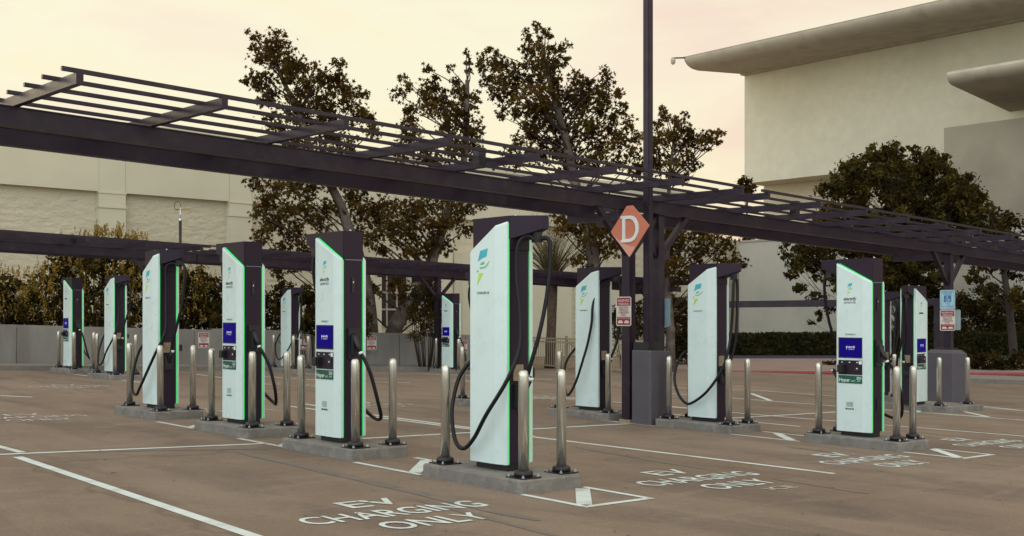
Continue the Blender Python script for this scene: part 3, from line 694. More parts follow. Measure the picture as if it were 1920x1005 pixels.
# joints as slim grooves
m = MB()
for i in range(2):
    a, b = Vector(wp[i]), Vector(wp[i+1]); L_ = (b-a).length; d = (b-a)/L_; nrm = Vector((d.y, -d.x))*.004
    k = 1.2
    while k < L_:
        c = a+d*k; m.prism([W(*(c+nrm), .05), W(*(c+d*.018+nrm), .05), W(*(c+d*.018+nrm), 1.12), W(*(c+nrm), 1.12)], (0, -.001, 0)); k += 1.22
m.build('form_joints', 'bark', wl)
fe = empty('picket_fence', W(27.4, 27), 0, 'tan metal picket fence left of the D sign column', 'fence')
fo = fe.location
def fb_(mb, u0, u1, v0, v1, h0, h1): mb.box((u0, v0, h0), (u1, v1, h1), lambda a, b, c: W(a, b, c)-fo)
m = MB()
for k in range(52):
    v = 23.6+k*.112; fb_(m, 27.39, 27.41, v, v+.022, .08, 1.12)
m.build('pickets', 'fence', fe)
for h0 in (.10, 1.08, .95):
    m = MB(); fb_(m, 27.38, 27.42, 23.5, 29.5, h0, h0+.045); m.build('rail', 'fence', fe)
for v in (23.5, 25.35, 27.3, 29.45):
    m = MB(); fb_(m, 27.36, 27.44, v, v+.07, 0, 1.2); m.build('post', 'fence', fe)
m = MB(); m.prism([W(27.37, 25.4, .25)-fo, W(27.37, 25.4, .30)-fo, W(27.37, 27.3, 1.0)-fo, W(27.37, 27.3, .95)-fo], (.02, 0, 0)); m.build('gate_brace', 'fence', fe)

# ------------------------------------------------------------------ left building
VB = 42.0
bl = empty('department_store', W(25, VB), 0, 'long cream stucco building with pilasters behind the left wall', 'building')
bo = bl.location
def bx(x, y=None):          # u on the facade for a picture column
    return on_v(x, VB)[0]
def bz(x, y):
    u, Z = on_v(x, VB); return ZC-(y-HY)*Z/F
def bbox(mb, u0, u1, v0, v1, z0, z1): mb.box((u0-bo.x, v0-bo.y, z0-bo.z), (u1-bo.x, v1-bo.y, z1-bo.z))
ztop = bz(773, 297); zc = bz(67, 351); 
m = MB(); bbox(m, -20, bx(1420), VB, VB+18, -3, zc+.02); m.build('wall', 'stucco', bl)
m = MB(); bbox(m, -20.05, bx(1300), VB-.28, VB+17, zc, ztop-.25); m.build('upper_wall', 'smooth', bl)
m = MB(); bbox(m, -20.1, bx(1300)+.1, VB-.36, VB+17.1, ztop-.25, ztop); m.build('parapet', 'smooth', bl)
uA = (bx(180), bx(230)); dU = bx(424)-bx(180)
for k in range(-2, 5):
    a = uA[0]+k*dU; b = uA[1]+k*dU
    m = MB(); bbox(m, a, b, VB-.30, VB+.02, -3, zc-.001); bbox(m, a-.03, b+.03, VB-.34, VB, zc-.62, zc-.52); bbox(m, a-.03, b+.03, VB-.325, VB, zc-.06, zc); m.build('pilaster', 'smooth', bl)
for k in range(-2, 6):
    for q in (uA[0], uA[1]):
        m = MB(); bbox(m, q+k*dU-.015, q+k*dU+.015, VB-.284, VB-.27, zc, ztop-.26); m.build('panel_joint', 'greywall', bl)
# darker window bay and entrance pieces
for x0, x1, y0, y1, nm in ((705, 762, 515, 612, 'window'), (1085, 1125, 530, 640, 'window')):
    m = MB(); bbox(m, bx(x0), bx(x1), VB-.03, VB+.02, bz(x0, y1), bz(x0, y0)); wn_ = m.build(nm, 'glassdark', bl)
    m = MB()
    for t in (0, .33, .66, 1): 
        u_ = bx(x0)+(bx(x1)-bx(x0))*t; bbox(m, u_-.04, u_+.04, VB-.06, VB-.03, bz(x0, y1), bz(x0, y0))
    for t in (0, .33, .66, 1):
        z_ = bz(x0, y1)+(bz(x0, y0)-bz(x0, y1))*t; bbox(m, bx(x0), bx(x1), VB-.065, VB-.035, z_-.04, z_+.04)
    m.build('window_frame', 'soffit', wn_)
for x0, x1, y0, dv in ((690, 704, 520, .5), (762, 775, 520, .5), (844, 1010, 475, 1.0), (1010, 1060, 500, .5), (1126, 1160, 520, .4)):
    m = MB(); bbox(m, bx(x0), bx(x1), VB-dv, VB+.01, -3, bz(x0, y0)); m.build('entrance_block', 'smooth', bl)
m = MB(); bbox(m, bx(867), bx(882), VB-1.05, VB-.99, bz(867, 640), bz(867, 592)); m.build('door', 'rust', bl)
m = MB(); 
def lz(x, y, s, cx=bx(875)-bo.x): return (cx+x*s, -1.03, bz(875, 573)-bo.z+y*s)
put_text(m, 'O', lambda x, y: lz(x, y, 1), .95, bold=.05); m.build('wall_letter', 'dark2', bl)

# ------------------------------------------------------------------ antenna
an = empty('antenna_mast', W(*[float(q) for q in (ray(338, 600, 34).x, ray(338, 600, 34).y)]), 0, 'slim black mast with a small yagi antenna before the cream building', 'antenna mast')
zt_ = ray(338, 416, 34).z-an.location.z; zz = ray(338, 392, 34).z-an.location.z
m = MB(); m.tube([(0, 0, 0), (0, 0, zt_)], .045, 10); m.build('mast', 'dark2', an)
m = MB(); m.tube([(0, 0, zt_), (0, 0, zt_+.10)], .05, 10); m.tube([(0, 0, zt_), (0, 0, zz+.06)], .018, 8); m.build('mast_tip', 'bolt', an)
m = MB(); A_ = Vector((SU, -CU, 0))
m.tube([A_*-.12+Vector((0, 0, zz-.0)), A_*.30+Vector((0, 0, zz+.02))], .012, 6)
for k in range(8):
    c = A_*(.02+k*.037)+Vector((0, 0, zz+.01)); m.tube([c+Vector((0, 0, -.06)), c+Vector((0, 0, .06))], .006, 5)
yg = m.build('yagi', 'yagi', an)
m = MB(); m.tube(spline([A_*0+Vector((0, 0, zz)), A_*-.0+Vector((0, 0, zz+.16)), A_*-.08+Vector((0, 0, zz+.23)), A_*-.17+Vector((0, 0, zz+.16)), A_*-.18+Vector((0, 0, zz+.02)), A_*-.10+Vector((0, 0, zz-.02)), A_*-.02+Vector((0, 0, zz-.02))]), .009, 6); m.build('coax_loop', 'dark2', an)

# ------------------------------------------------------------------ right building
U0 = 64.7
br = empty('store_building', W(U0, 35), 0, 'large windowless beige building with curved overhanging eave at right', 'building')
ro = br.location
def rbox(mb, u0, u1, v0, v1, z0, z1): mb.box((u0-ro.x, v0-ro.y, z0-ro.z), (u1-ro.x, v1-ro.y, z1-ro.z))
def rz(x, y, U=U0):
    v, Z = on_u(x, U); return v, ZC-(y-HY)*Z/F
vl, zt = rz(1396, 137); _, zb = rz(1396, 344); 
m = MB(); rbox(m, U0, U0+30, -25, vl, zb, zt+.1); m.build('upper_wall', 'stone', br)
m = MB(); rbox(m, U0+2.3, U0+29.8, -25, vl-.02, -4, zb+.01); m.build('lower_wall', 'stucco', br)
# eave with a rounded nose, swept along v
m = MB(); OV = 6.8
ztop_ = zt+1.4
prof = [(0.02, zt-.25), (-OV*.55, zt-.10)]
zn = ZC-(112-HY)*73.4/F
prof = [(.02, zt-.22), (-.5, zt-.24), (-.52, zt-.14), (-OV+1.5, zn-.50)]
for k in range(9):
    a = R(90*k/8); prof.append((-OV+1.2-1.2*math.sin(a), zn+.15-.64*math.cos(a)))
prof += [(-OV-.03, zn+.20), (-OV+.3, zn+.30), (2, zn+.5), (2, zt-.1)]
nP = len(prof); ends = (-25, vl)
vs = [(U0+a-ro.x, e-ro.y, z-ro.z) for e in ends for a, z in prof]
m.add(vs, [(k, (k+1) % nP, nP+(k+1) % nP, nP+k) for k in range(nP)]+[list(range(nP)), list(range(nP, 2*nP))[::-1]]); m.build('eave', 'soffit', br)
# second eave, lower grey block
v2, z2t = rz(1793, 150, 58.0)
m = MB(); nP2 = []
for k in range(9):
    a = R(90*k/8); nP2.append((-.3-.8*math.sin(a), z2t+.12-.5*math.cos(a)))
nP2 += [(-1.0, z2t+.28), (8, z2t+.35), (8, z2t-1.0)]
vs = [(58+a-ro.x, e-ro.y, z-ro.z) for e in (-25, v2) for a, z in nP2]; q = len(nP2)
m.add(vs, [(k, (k+1) % q, q+(k+1) % q, q+k) for k in range(q)]+[list(range(q)), list(range(q, 2*q))[::-1]]); m.build('eave', 'soffit', br)
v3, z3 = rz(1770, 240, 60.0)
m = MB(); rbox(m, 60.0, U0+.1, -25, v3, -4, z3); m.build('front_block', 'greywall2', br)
# lower annex wall left
gw = empty('annex_wall', W(56, 40), 0, 'plain weathered grey wall in front of the beige building', 'wall'); go = gw.location
va, Za = on_u(1386, 56.0); ztw = ZC-(455-HY)*Za/F
m = MB(); m.box((56-go.x, -20-go.y, -4-go.z), (57-go.x, va-go.y, ztw-go.z)); m.build('wall', 'greywall', gw)
m = MB(); m.box((55.95-go.x, -20-go.y, ztw-go.z), (57.05-go.x, va+.05-go.y, ztw+.12-go.z)); m.build('coping', 'soffit', gw)
# camera on a bracket
cm_ = empty('security_camera', ray(1262, 113, 73.4), 0, 'small security camera hanging off the eave corner of the beige building', 'security camera')
m = MB(); m.tube([(0, 0, .15), ray(1292, 111, 73.4)-cm_.location+Vector((0, 0, .1))], .05, 6); m.build('bracket', 'dark2', cm_)
m = MB(); m.lathe([(.05, .2), (.14, .12), (.17, 0), (.16, -.16), (.10, -.26), (.02, -.3)][::-1], n=10); m.build('housing', 'soffit', cm_)

# ------------------------------------------------------------------ vehicle height frame beyond the right row
cf = empty('steel_portal', ray(1560, 640, 33), 0, 'long dark steel bar on posts behind the right chargers', 'steel frame')
po = cf.location
a = ray(1350, 571, 33.5); b = ray(1762, 566, 30.5)
m = MB(); d = (b-a); 
m.prism([a-po+Vector((0, 0, -.10)), b-po+Vector((0, 0, -.10)), b-po+Vector((0, 0, .10)), a-po+Vector((0, 0, .10))], (.1, .1, 0)); m.build('bar', 'steelpaint', cf)
for p, s_ in ((a, .12), (b, .16)):
    zb_ = gz(p.x, p.y); m = MB(); m.box((p.x-po.x-s_, p.y-po.y-s_*.6, zb_-po.z), (p.x-po.x+s_*.6, p.y-po.y+s_*.6, p.z-po.z-.101)); m.build('post', 'steelpaint', cf)

# ------------------------------------------------------------------ vegetation
def star(r, k=5):
    P = []
    for i in range(k*2):
        a = math.pi*2*i/(k*2); rr = r if i % 2 == 0 else r*.42
        P.append((rr*math.cos(a), rr*math.sin(a)))
    return P
LEAF = {'star': star(1), 'oval': [(1, 0), (.5, .42), (-.4, .36), (-1, 0), (-.4, -.36), (.5, -.42)], 'long': [(1, 0), (.2, .16), (-1, .05), (-1, -.05), (.2, -.16)]}
def leaf(mb, c, r, kind, up=None, spread=1.0):
    a = Vector((random.gauss(0, 1), random.gauss(0, 1), random.gauss(0, 1)*spread)).normalized()
    nrm = a if up is None else (Vector(up)+a*spread).normalized()
    t = nrm.orthogonal().normalized(); t = Matrix.Rotation(random.uniform(0, 6.28), 3, nrm) @ t; b = nrm.cross(t)
    bend = nrm*random.uniform(-.3, .3)
    P = LEAF[kind]; o = len(mb.v)
    mb.v += [tuple(c+t*(x*r)+b*(y*r)+bend*(abs(x)*r)) for x, y in P]; mb.f.append(list(range(o, o+len(P)))); mb.mi.append(mb.cur); mb.sm.append(False)
def sph():
    while True:
        p = Vector((random.uniform(-1, 1), random.uniform(-1, 1), random.uniform(-1, 1)))
        if p.length < 1: return p
def tree(name, label, cat, Z, trunk, blobs, leafr, density, kind='star', lm='syc', bm='bark', group=None, clumps=15, limb=True, depth=.8, tr=(.2, .08), outw=False, sub=.50):
    pts = [ray(x, y, Z+dz) for x, y, dz in trunk]
    base = pts[0]; gzz = gz(base.x, base.y)
    r = empty(name, (base.x, base.y, gzz), 0, label, cat, group); o = r.location
    pts[0] = Vector((base.x, base.y, gzz-.1))
    ppm = F/Z
    m = MB(); sp_ = spline(pts, 5); m.tube([p-o for p in sp_], [tr[0]+(tr[1]-tr[0])*i/(len(sp_)-1) for i in range(len(sp_))], 9)
    crown = MB(); tw = MB()
    for bi, (x, y, rp) in enumerate(blobs):
        rad = rp/ppm*(1.12 if kind == 'star' else 1); dz = random.uniform(-1, 1)*depth*1.6
        c = ray(x, y, Z+dz)
        if limb:
            near = min(sp_, key=lambda p: (p-c).length+3*max(0, p.z-c.z+.75*math.hypot(p.x-c.x, p.y-c.y)))
            mid = near.lerp(c, .5)+Vector((random.uniform(-.3, .3), random.uniform(-.3, .3), random.uniform(-.1, .3)))*(c-near).length*.35
            L_ = spline([near, mid, c], 4); rr = min(tr[1]*.7, .05*rad+.02)*(.45 if limb == 'thin' else 1)
            (tw if rr < .045 else m).tube([p-o for p in L_], [rr*(1-.65*i/(len(L_)-1)) for i in range(len(L_))], 5)
        nleaf = int((4.2 if kind == 'star' else 5.0)*density*rp*rp*3.14/((leafr*ppm)**2))
        cl = []
        for k in range(clumps):
            q = sph()*rad*.82; q = Vector((q.x, q.y, q.z)); cc_ = c+q; cl.append((cc_, random.uniform(.6, 1.3)*rad*sub))
            if limb and k % 2 == 0: tw.tube([c-o, c.lerp(cc_, .5)-o+Vector((0, 0, .05*rad)), cc_-o], [.018, .013, .006], 4)
        for k in range(nleaf):
            cc_, cr = random.choice(cl)
            d = Vector((random.gauss(0, 1), random.gauss(0, 1), random.gauss(0, .8)))*cr*.55
            leaf(crown, cc_+d-o, leafr*random.uniform(.55, 1.2), kind, up=d.normalized() if outw else None, spread=.7 if outw else 1)
    m.cur = 1; m.smooth = True
    if tw.v: m.add(tw.v, tw.f)
    m.build('trunk', [bm, 'darkbark'], r); crown.build('crown', lm, r)
    return r
random.seed(21)
tree('sycamore_tree', 'leftmost tall sycamore with star shaped brown green leaves behind the wall', 'tree', 37, [(700, 660, 0), (690, 560, 0), (668, 470, 0), (652, 425, 0), (638, 385, 0), (618, 345, 0), (585, 290, 0), (560, 210, 0), (530, 150, 0), (510, 90, 0)],
 [(516, 80, 26), (500, 105, 26), (530, 115, 34), (478, 70, 9), (462, 60, 7), (478, 92, 12), (487, 112, 12), (545, 140, 28), (500, 145, 18), (468, 145, 14), (483, 160, 18), (510, 170, 20), (570, 125, 12), (580, 145, 26), (620, 150, 26), (635, 118, 14), (640, 165, 26), (600, 180, 34), (560, 175, 28), (545, 205, 26), (500, 190, 18),
  (650, 195, 26), (675, 175, 16), (670, 215, 24), (700, 245, 20), (620, 215, 30), (580, 225, 30), (530, 235, 22), (505, 225, 16), (560, 262, 26), (610, 255, 26), (650, 270, 22), (540, 282, 18), (690, 225, 16), (620, 290, 18),
  (480, 345, 18), (510, 352, 26), (545, 350, 26), (580, 360, 24), (500, 385, 26), (540, 390, 26), (575, 400, 22), (520, 425, 30), (490, 440, 20), (560, 440, 28), (600, 420, 22), (610, 460, 22), (530, 465, 22), (580, 480, 22), (615, 390, 20), (545, 500, 18), (600, 505, 18), (655, 350, 18), (480, 400, 14), (520, 512, 16), (625, 345, 16)], .094, .62, group='sycamore trees behind the wall', tr=(.26, .05))
tree('sycamore_tree', 'middle sycamore with leaning dark trunk behind the small far charger', 'tree', 37.5, [(722, 670, 0), (742, 610, 0), (778, 560, 0), (800, 520, 0), (812, 480, 0), (826, 440, 0), (843, 385, 0), (868, 310, 0), (875, 230, 0), (876, 150, 0)],
 [(755, 145, 8), (765, 160, 12), (745, 175, 13), (803, 130, 12), (810, 155, 18), (798, 185, 22), (820, 175, 18), (845, 130, 9), (852, 155, 13), (838, 185, 20), (830, 205, 18), (806, 205, 16), (770, 205, 16), (762, 235, 16), (775, 225, 14), (875, 100, 8), (878, 118, 10), (880, 135, 9), (862, 180, 18), (885, 185, 16), (850, 215, 24), (875, 230, 24), (870, 200, 18),
  (770, 260, 26), (840, 245, 20), (890, 250, 18), (850, 275, 26), (885, 280, 22), (800, 290, 24), (750, 285, 20), (820, 310, 20),
  (690, 380, 26), (670, 400, 22), (725, 385, 26), (705, 415, 26), (760, 395, 30), (795, 385, 28), (830, 375, 18), (770, 430, 28), (740, 435, 28), (810, 425, 28), (700, 445, 22), (845, 420, 20), (800, 460, 24), (835, 460, 20), (870, 390, 26), (875, 430, 16), (765, 468, 20), (715, 470, 16), (860, 365, 16), (680, 440, 16), (660, 375, 16), (900, 380, 18),
  (680, 530, 18), (705, 545, 14), (790, 540, 22), (760, 560, 20), (805, 580, 18), (665, 560, 20), (745, 530, 20)], .094, .62, group='sycamore trees behind the wall', tr=(.30, .07))
tree('sycamore_tree', 'tallest full sycamore standing left of the light pole', 'tree', 38, [(1118, 670, 0), (1116, 560, 0), (1108, 450, 0), (1080, 350, 0), (1058, 250, 0), (1035, 170, 0), (1020, 110, 0)],
 [(1008, 48, 10), (1020, 55, 9), (985, 58, 7), (992, 72, 10), (1015, 70, 10), (1030, 68, 9), (990, 92, 15), (1010, 95, 18), (1032, 88, 11), (1048, 95, 12), (1064, 85, 9), (1045, 110, 16), (1020, 120, 22), (995, 122, 18), (1060, 115, 11),
  (915, 90, 9), (928, 98, 8), (905, 110, 14), (925, 118, 20), (945, 125, 18), (905, 125, 12), (940, 150, 22), (915, 150, 16), (965, 135, 20), (980, 155, 24), (955, 175, 22), (930, 180, 16), (945, 205, 14), (940, 218, 8), (1010, 150, 26), (1040, 150, 24), (985, 185, 24), (1015, 185, 28), (1050, 180, 26),
  (1075, 150, 16), (1080, 178, 22), (1100, 155, 14), (1115, 165, 24), (1095, 195, 26), (1135, 130, 9), (1140, 150, 16), (1140, 180, 22), (1160, 175, 12), (1125, 205, 24), (1000, 220, 28), (1035, 220, 30), (1070, 225, 28), (975, 215, 18), (1105, 235, 28), (1150, 215, 18), (1170, 200, 10),
  (990, 250, 26), (1025, 258, 30), (1065, 265, 30), (1110, 268, 28), (1145, 250, 22), (1175, 235, 16), (1165, 270, 22), (975, 275, 20), (1190, 260, 16), (1010, 290, 26), (1060, 300, 28), (1110, 305, 28), (1150, 300, 22), (1190, 295, 20), (960, 300, 22), (1195, 320, 20),
  (1080, 420, 24), (1105, 430, 28), (1130, 440, 24), (1095, 460, 24), (1060, 430, 18), (1150, 465, 20), (1125, 475, 16), (1085, 490, 14), (1045, 415, 16), (1155, 440, 18), (1100, 505, 10)], .098, .62, group='sycamore trees behind the wall', tr=(.30, .05))
tree('sycamore_tree', 'lower sycamore spreading right of the light pole', 'tree', 39, [(1258, 690, 0), (1256, 600, 0), (1250, 520, 0), (1252, 440, 0), (1255, 340, 0), (1262, 270, 0)],
 [(1243, 205, 9), (1248, 222, 12), (1235, 235, 12), (1265, 228, 11), (1285, 215, 8), (1278, 235, 14), (1290, 245, 14), (1250, 255, 22), (1275, 260, 20), (1300, 258, 16), (1320, 255, 13), (1335, 252, 10), (1352, 250, 9), (1325, 268, 13), (1300, 275, 14), (1345, 265, 8), (1225, 260, 14), (1235, 285, 22), (1265, 290, 22), (1290, 300, 14), (1300, 310, 14), (1225, 310, 20), (1260, 320, 20), (1285, 330, 14),
  (1245, 430, 26), (1275, 430, 28), (1310, 435, 26), (1340, 445, 20), (1365, 460, 16), (1345, 470, 18), (1310, 465, 24), (1275, 465, 26), (1245, 465, 24), (1375, 485, 14), (1395, 495, 10), (1355, 495, 13), (1300, 495, 18), (1265, 500, 22), (1240, 505, 20), (1285, 520, 16), (1380, 505, 8), (1235, 540, 18), (1262, 535, 16)], .098, .62, group='sycamore trees behind the wall', tr=(.18, .04))
random.seed(5)
fb = []
for k in range(190):
    a = random.uniform(0, 6.28); q = math.sqrt(random.random())
    x = 1688+148*q*math.cos(a); y = 392+112*q*math.sin(a)
    if x < 1570 and y < 330: continue
    fb.append((x, y, random.uniform(17, 30)))
fb += [(1640, 290, 16), (1638, 276, 8), (1745, 292, 18), (1770, 300, 16), (1800, 350, 24), (1820, 370, 18), (1790, 400, 26), (1812, 395, 18)]
for k in range(60): fb.append((random.uniform(1490, 1760), random.uniform(460, 545)+0, random.uniform(14, 26)))
fb += [(1475, 475, 14), (1490, 500, 16), (1478, 515, 10), (1500, 535, 16), (1530, 560, 18), (1555, 580, 14), (1535, 590, 12), (1500, 470, 18), (1520, 605, 8), (1470, 460, 10)]
tree('ficus_tree', 'big round dark evergreen tree in front of the beige building', 'tree', 52, [(1690, 690, 0), (1688, 600, 0), (1692, 520, 0), (1690, 420, 0)], fb, .115, .62, 'oval', 'ficus', 'darkbark', clumps=8, depth=1.6, tr=(.30, .10), outw=True, sub=.40, limb='thin')
random.seed(6)
tree('leafy_tree', 'yellowish leafy tree at the far right picture edge', 'tree', 46, [(1905, 690, 0), (1890, 560, 0), (1870, 450, 0)],
 [(1835, 410, 18), (1850, 395, 14), (1860, 425, 24), (1835, 440, 16), (1880, 410, 26), (1900, 440, 30), (1850, 505, 20), (1830, 525, 14), (1880, 480, 26), (1905, 510, 26), (1825, 510, 8), (1860, 550, 20), (1900, 560, 22), (1850, 455, 18)], .12, .8, 'oval', 'shrub', 'darkbark', clumps=8, tr=(.2, .08))
tree('leafy_tree', 'small far tree top peeking over the canopy left of the beige building', 'tree', 74, [(1402, 660, 0), (1402, 500, 0), (1400, 370, 0)], [(1396, 346, 13), (1385, 354, 9), (1408, 354, 11), (1398, 360, 12), (1400, 440, 14)], .14, 1.5, 'oval', 'syc', 'darkbark', clumps=6, tr=(.12, .05))
# shrubs behind the wall
def shrub(label, Z, boxes, density, lr=.085, lm='shrub', tips=0, kind='oval', grp='shrubs behind the wall', base=None, cat='shrub', name='shrub'):
    x0, y0 = boxes[0][0], boxes[0][1]
    c0 = ray(sum(b[0] for b in boxes)/len(boxes), 640, Z); g0 = gz(c0.x, c0.y)
    r = empty(name, (c0.x, c0.y, g0), 0, label, cat, grp); o = r.location; ppm = F/Z
    m = MB(); st = MB(); st.smooth = True
    for (x, y, rp) in boxes:
        c = ray(x, y, Z+random.uniform(-.8, .8)); rad = rp/ppm
        st.tube([Vector((c.x*.5+o.x*.5, c.y*.5+o.y*.5, o.z))-o, Vector((c.x, c.y, (c.z+o.z)/2))-o, c-o], [.016, .011, .006], 5)
        nl = int(2.8*density*rp*rp*3.14/((lr*ppm)**2))
        cl = [(c+sph()*rad*.8, rad*random.uniform(.25, .45)) for _ in range(9)]
        for k in range(nl):
            cc_, cr = random.choice(cl); d = Vector((random.gauss(0, 1), random.gauss(0, 1), random.gauss(0, 1)))*cr*.6
            leaf(m, cc_+d-o, lr*random.uniform(.5, 1.2), kind, up=d.normalized(), spread=.8)
    st.build('stems', 'darkbark', r); m.build('foliage', lm, r)
    if tips:
        t = MB()
        for k in range(tips):
            x, y, rp = random.choice(boxes)
            c = ray(x+random.uniform(-1, 1)*rp, y-rp*random.uniform(.2, 1.05), Z-random.uniform(-.5, 1.0))
            hgt = random.uniform(.15, .42); lean = Vector((random.uniform(-.2, .2), random.uniform(-.2, .2), 1))
            for i in range(16):
                q = i/16; p = c+lean*hgt*q
                leaf(t, p+Vector((random.uniform(-1, 1), random.uniform(-1, 1), random.uniform(-1, 1)))*.07*(1-q)-o, .032, 'oval')
        t.build('blossom_tips', 'gold', r)
    return r
def grid(x0, x1, y0f, y1, step, r):
    B = []; x = x0
    while x < x1:
        y = y0f(x)
        while y < y1: B.append((x+random.uniform(-8, 8), y+random.uniform(-6, 6), r*random.uniform(.8, 1.2))); y += step
        x += step
    return B
random.seed(14)
shrub('golden tipped shrub at the left edge above the wall', 34, grid(-10, 110, lambda x: 545-x*.25, 620, 24, 24), .95, tips=260)
shrub('tall golden tipped shrub rising above the rear canopy at left', 34.5, grid(110, 270, lambda x: 470+abs(x-190)*.12, 620, 24, 24)+[(190, 448, 14), (225, 446, 12), (160, 460, 12), (255, 455, 10)], .95, tips=520)
shrub('golden tipped shrub behind the fourth near charger', 34, grid(275, 375, lambda x: 500+abs(x-320)*.3, 620, 24, 24), .95, tips=260)
shrub('dark green shrub between the golden shrubs and the second near charger', 34, grid(385, 470, lambda x: 540-abs(x-410)*.1, 620, 22, 22), .9)
shrub('dark shrub behind the far charger between two screens', 34.5, grid(500, 690, lambda x: 545+abs(x-560)*.08, 625, 22, 22), .85)
shrub('bamboo like shrub under the leaning trunk', 35, grid(775, 830, lambda x: 535+abs(x-800)*.5, 625, 15, 18), 1.5, lr=.12, kind='long')
shrub('feathery shrub behind the D sign column', 41, grid(1155, 1215, lambda x: 580, 640, 16, 18), 1.3, lr=.12, kind='long')
shrub('dark shrub mass right of the light pole base', 45.5, grid(1255, 1300, lambda x: 560, 680, 20, 20), .9, grp='shrubs beyond the lot')
shrub('small clipped dark bush at the kerb left of the big screen charger', 44, [(1552, 682, 11), (1562, 687, 12), (1556, 692, 10)], 1.2, grp='shrubs beyond the lot')
shrub('low dark planting at the far right edge', 42, grid(1815, 1935, lambda x: 672, 712, 14, 14), 1.1, grp='shrubs beyond the lot')
shrub('dark shrubs beside the far right column', 52, grid(1700, 1930, lambda x: 560, 660, 24, 26), .9, grp='shrubs beyond the lot')
# hedge
def hedge(label, p0, p1, ht, thick=1.8):
    a, b = Vector(p0), Vector(p1); d = b-a; L_ = d.length; d /= L_; nrm = Vector((-d.y, d.x, 0)).normalized()
    if nrm.dot(Vector((a.x, a.y, 0))) < 0: nrm = -nrm
    r = empty('hedge', (a+b)/2, 0, label, 'hedge'); o = r.location; Z_ = Vector((0, 0, 1))
    m = MB(); P = [a+nrm*.15, b+nrm*.15, b+nrm*(thick-.15), a+nrm*(thick-.15)]
    m.add([q-o-Z_*.1 for q in P]+[q-o+Z_*(ht-.12) for q in P], [(0, 3, 2, 1), (4, 5, 6, 7), (0, 1, 5, 4), (1, 2, 6, 5), (2, 3, 7, 6), (3, 0, 4, 7)]); m.build('hedge_core', 'hedge', r)
    m = MB()
    for k in range(int(L_*700)):
        t = random.random(); s_ = random.random()
        top = ht+.07*noise.noise(Vector((t*L_*.5, 3, 0)))+.05*noise.noise(Vector((t*L_*2, 0, 0)))
        if s_ < .62: q = a+d*(t*L_)+nrm*random.uniform(-.02, .2)+Z_*random.uniform(0, top)
        else: q = a+d*(t*L_)+nrm*random.uniform(0, thick)+Z_*(top+random.uniform(-.14, .05))
        leaf(m, q-o, random.uniform(.05, .10), 'oval')
    m.build('foliage', 'hedge', r)
random.seed(3)
hedge('long clipped dark hedge below the grey wall at right', ray(1275, 667, 49.5), ray(1985, 667, 47.5), .98)
# palm
random.seed(8)
pb = ray(1030, 660, 40); pg = gz(pb.x, pb.y)
pl = empty('palm_tree', (pb.x, pb.y, pg), 0, 'palm with upright fronds behind the picket fence', 'palm tree'); po_ = pl.location
ct = ray(1036, 532, 40)-po_
m = MB(); m.tube([(0, 0, 0), ct*.5+Vector((.03, 0, 0)), ct], [.2, .17, .19], 12); m.build('trunk', 'palmbark', pl)
for k in range(64):
    a = random.uniform(0, 6.28); tilt = random.uniform(.05, .72); L_ = random.uniform(1.5, 2.7)
    dr = Vector((math.cos(a)*math.sin(tilt), math.sin(a)*math.sin(tilt), math.cos(tilt))); out = Vector((math.cos(a), math.sin(a), 0))
    P = [ct+dr*L_*t+out*(t**2.4)*.5*L_*tilt+Vector((0, 0, -(t**2.5)*.35*L_*tilt)) for t in [i/9 for i in range(10)]]
    m = MB(); m.tube(P, [.022*(1-.8*i/9) for i in range(10)], 4)
    side = dr.cross(Vector((0, 0, 1))).normalized()
    for i in range(2, 10):
        for q in (0, .5):
            for sg in (-1, 1):
                p = P[i] if q == 0 or i == 9 else P[i].lerp(P[min(i+1, 9)], .5)
                tip = p+(side*sg*.55+dr*.85+Vector((0, 0, random.uniform(-.2, .1)))).normalized()*random.uniform(.25, .45)
                w = dr*.014
                m.add([p-w, p+w, tip], [(0, 1, 2)])
    m.build('frond', 'palm', pl)
# distant dark tree line so that the horizon is closed
random.seed(31)
bt = []
for x in range(1130, 1300, 22): bt.append((x, 600+random.uniform(-15, 15), 20))
shrub('far dark planting between the palm and the light pole', 50, [b for b in bt], .8, lr=.12, grp='shrubs beyond the lot')

# ------------------------------------------------------------------ loose leaves and stones on the ground
random.seed(77)
m = MB()
for k in range(260):
    u = random.uniform(2, 16); v = random.uniform(3, 14); s_ = random.uniform(.008, .022)
    p = W(u, v, .006); a = random.uniform(0, 6.28)
    m.add([p+Vector((math.cos(a+q)*s_*w, math.sin(a+q)*s_*w, random.uniform(0, .006))) for q, w in ((0, 1.4), (1.3, .6), (3.1, 1.2), (4.6, .7))], [(0, 1, 2, 3)])
tag(m.build('fallen_leaves', 'bark'), 'small dry leaves and grit scattered over the lot', 'leaves', kind='stuff')

# ------------------------------------------------------------------ world, sun, camera
w = bpy.data.worlds.new('World'); bpy.context.scene.world = w; w.use_nodes = True; nt = w.node_tree; L = nt.links
bg = nt.nodes['Background']
sky = N(nt, 'ShaderNodeTexSky', sky_type='NISHITA'); sky.sun_disc = False; sky.sun_elevation = R(7); 
SUNAZ = math.atan2(.95, .25)      # far left of the view, in the site frame (angle of the direction)
sd = Vector((-.25, .97, 0)).normalized()
sky.sun_rotation = math.atan2(sd.x, sd.y)
tc = N(nt, 'ShaderNodeTexCoord'); gen = tc.outputs['Generated']
mp = N(nt, 'ShaderNodeMapping'); mp.inputs['Scale'].default_value = (1.2, 1.2, 4.0); L.new(gen, mp.inputs[0])
no = N(nt, 'ShaderNodeTexNoise'); no.inputs['Scale'].default_value = 2.6; no.inputs['Detail'].default_value = 7; no.inputs['Distortion'].default_value = .5; L.new(mp.outputs[0], no.inputs['Vector'])
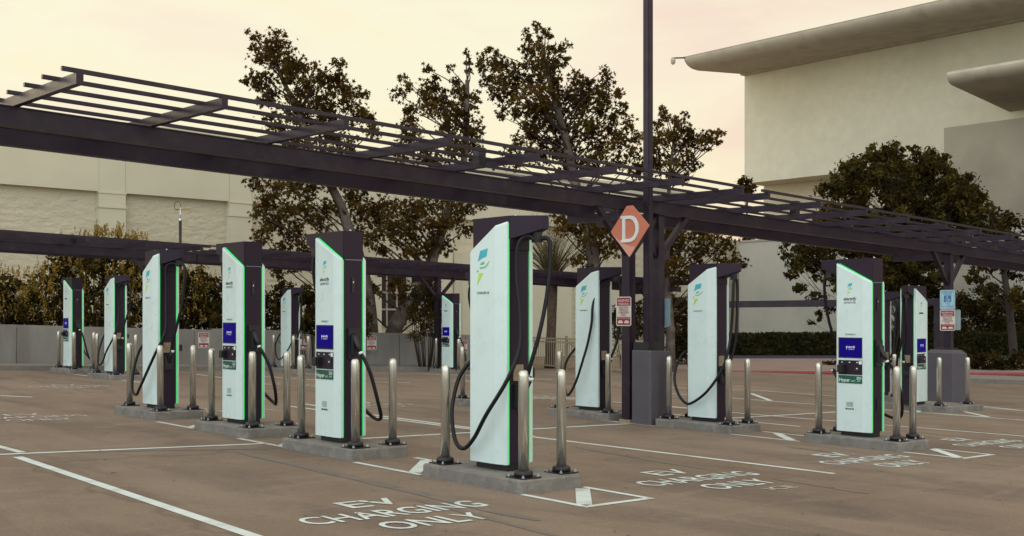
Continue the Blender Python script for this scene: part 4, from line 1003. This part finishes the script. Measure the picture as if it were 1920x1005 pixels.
cr = ramp(nt, [(.30, (.93, .72, .60)), (.43, (.985, .85, .67)), (.55, (1.0, .94, .71)), (.70, (1.0, .91, .63))]); L.new(no.outputs['Fac'], cr.inputs[0])
# overcast brightness: warm cream ahead, cooler and brighter behind
sub = N(nt, 'ShaderNodeVectorMath', operation='DOT_PRODUCT'); L.new(gen, sub.inputs[0]); sub.inputs[1].default_value = (.86, .46, .2)
fr = ramp(nt, [(.0, (1.78, 2.33, 3.25)), (.40, (1.38, 1.63, 2.08)), (.66, (1, 1, 1)), (1, (1, 1, 1))])
mr = N(nt, 'ShaderNodeMapRange'); mr.inputs['From Min'].default_value = -1; mr.inputs['From Max'].default_value = 1; L.new(sub.outputs['Value'], mr.inputs[0]); L.new(mr.outputs[0], fr.inputs[0])
mm = N(nt, 'ShaderNodeMix', data_type='RGBA', blend_type='MULTIPLY'); mm.inputs[0].default_value = 1; L.new(cr.outputs[0], mm.inputs[6]); L.new(fr.outputs[0], mm.inputs[7])
sz = N(nt, 'ShaderNodeSeparateXYZ'); L.new(gen, sz.inputs[0])
hz = N(nt, 'ShaderNodeMapRange'); hz.inputs['From Min'].default_value = 0; hz.inputs['From Max'].default_value = .22; hz.inputs['To Min'].default_value = .75; hz.inputs['To Max'].default_value = 0; L.new(sz.outputs[2], hz.inputs[0])
hm = N(nt, 'ShaderNodeMix', data_type='RGBA', blend_type='MULTIPLY'); hm.inputs[7].default_value = (1.0, .93, .72, 1); L.new(hz.outputs[0], hm.inputs[0]); L.new(mm.outputs[2], hm.inputs[6])
sc10 = N(nt, 'ShaderNodeVectorMath', operation='SCALE'); sc10.inputs['Scale'].default_value = 10.0; L.new(hm.outputs[2], sc10.inputs[0])
mx = N(nt, 'ShaderNodeMix', data_type='RGBA'); mx.inputs[0].default_value = .94; L.new(sky.outputs[0], mx.inputs[6]); L.new(sc10.outputs[0], mx.inputs[7])
L.new(mx.outputs[2], bg.inputs[0]); bg.inputs[1].default_value = .102
sl = bpy.data.lights.new('Sun', 'SUN'); sl.energy = .5; sl.angle = R(14); sl.color = (1, .78, .5)
so = bpy.data.objects.new('Sun', sl); C.objects.link(so)
sdir = Vector((sd.x*math.cos(R(9)), sd.y*math.cos(R(9)), math.sin(R(9)))); so.rotation_euler = sdir.to_track_quat('Z', 'Y').to_euler()
cam = bpy.data.cameras.new('Camera'); co = bpy.data.objects.new('Camera', cam); C.objects.link(co)
cam.sensor_width = 36; cam.lens = 36*F/1920; cam.shift_y = (HY-502.5)/1920; cam.clip_end = 600
co.location = (0, 0, ZC); co.rotation_euler = (R(90), 0, -math.atan2(CU, SU))
sc = bpy.context.scene; sc.camera = co
sc.view_settings.view_transform = 'Standard'; sc.view_settings.look = 'None'; sc.view_settings.exposure = 0; sc.view_settings.gamma = 1
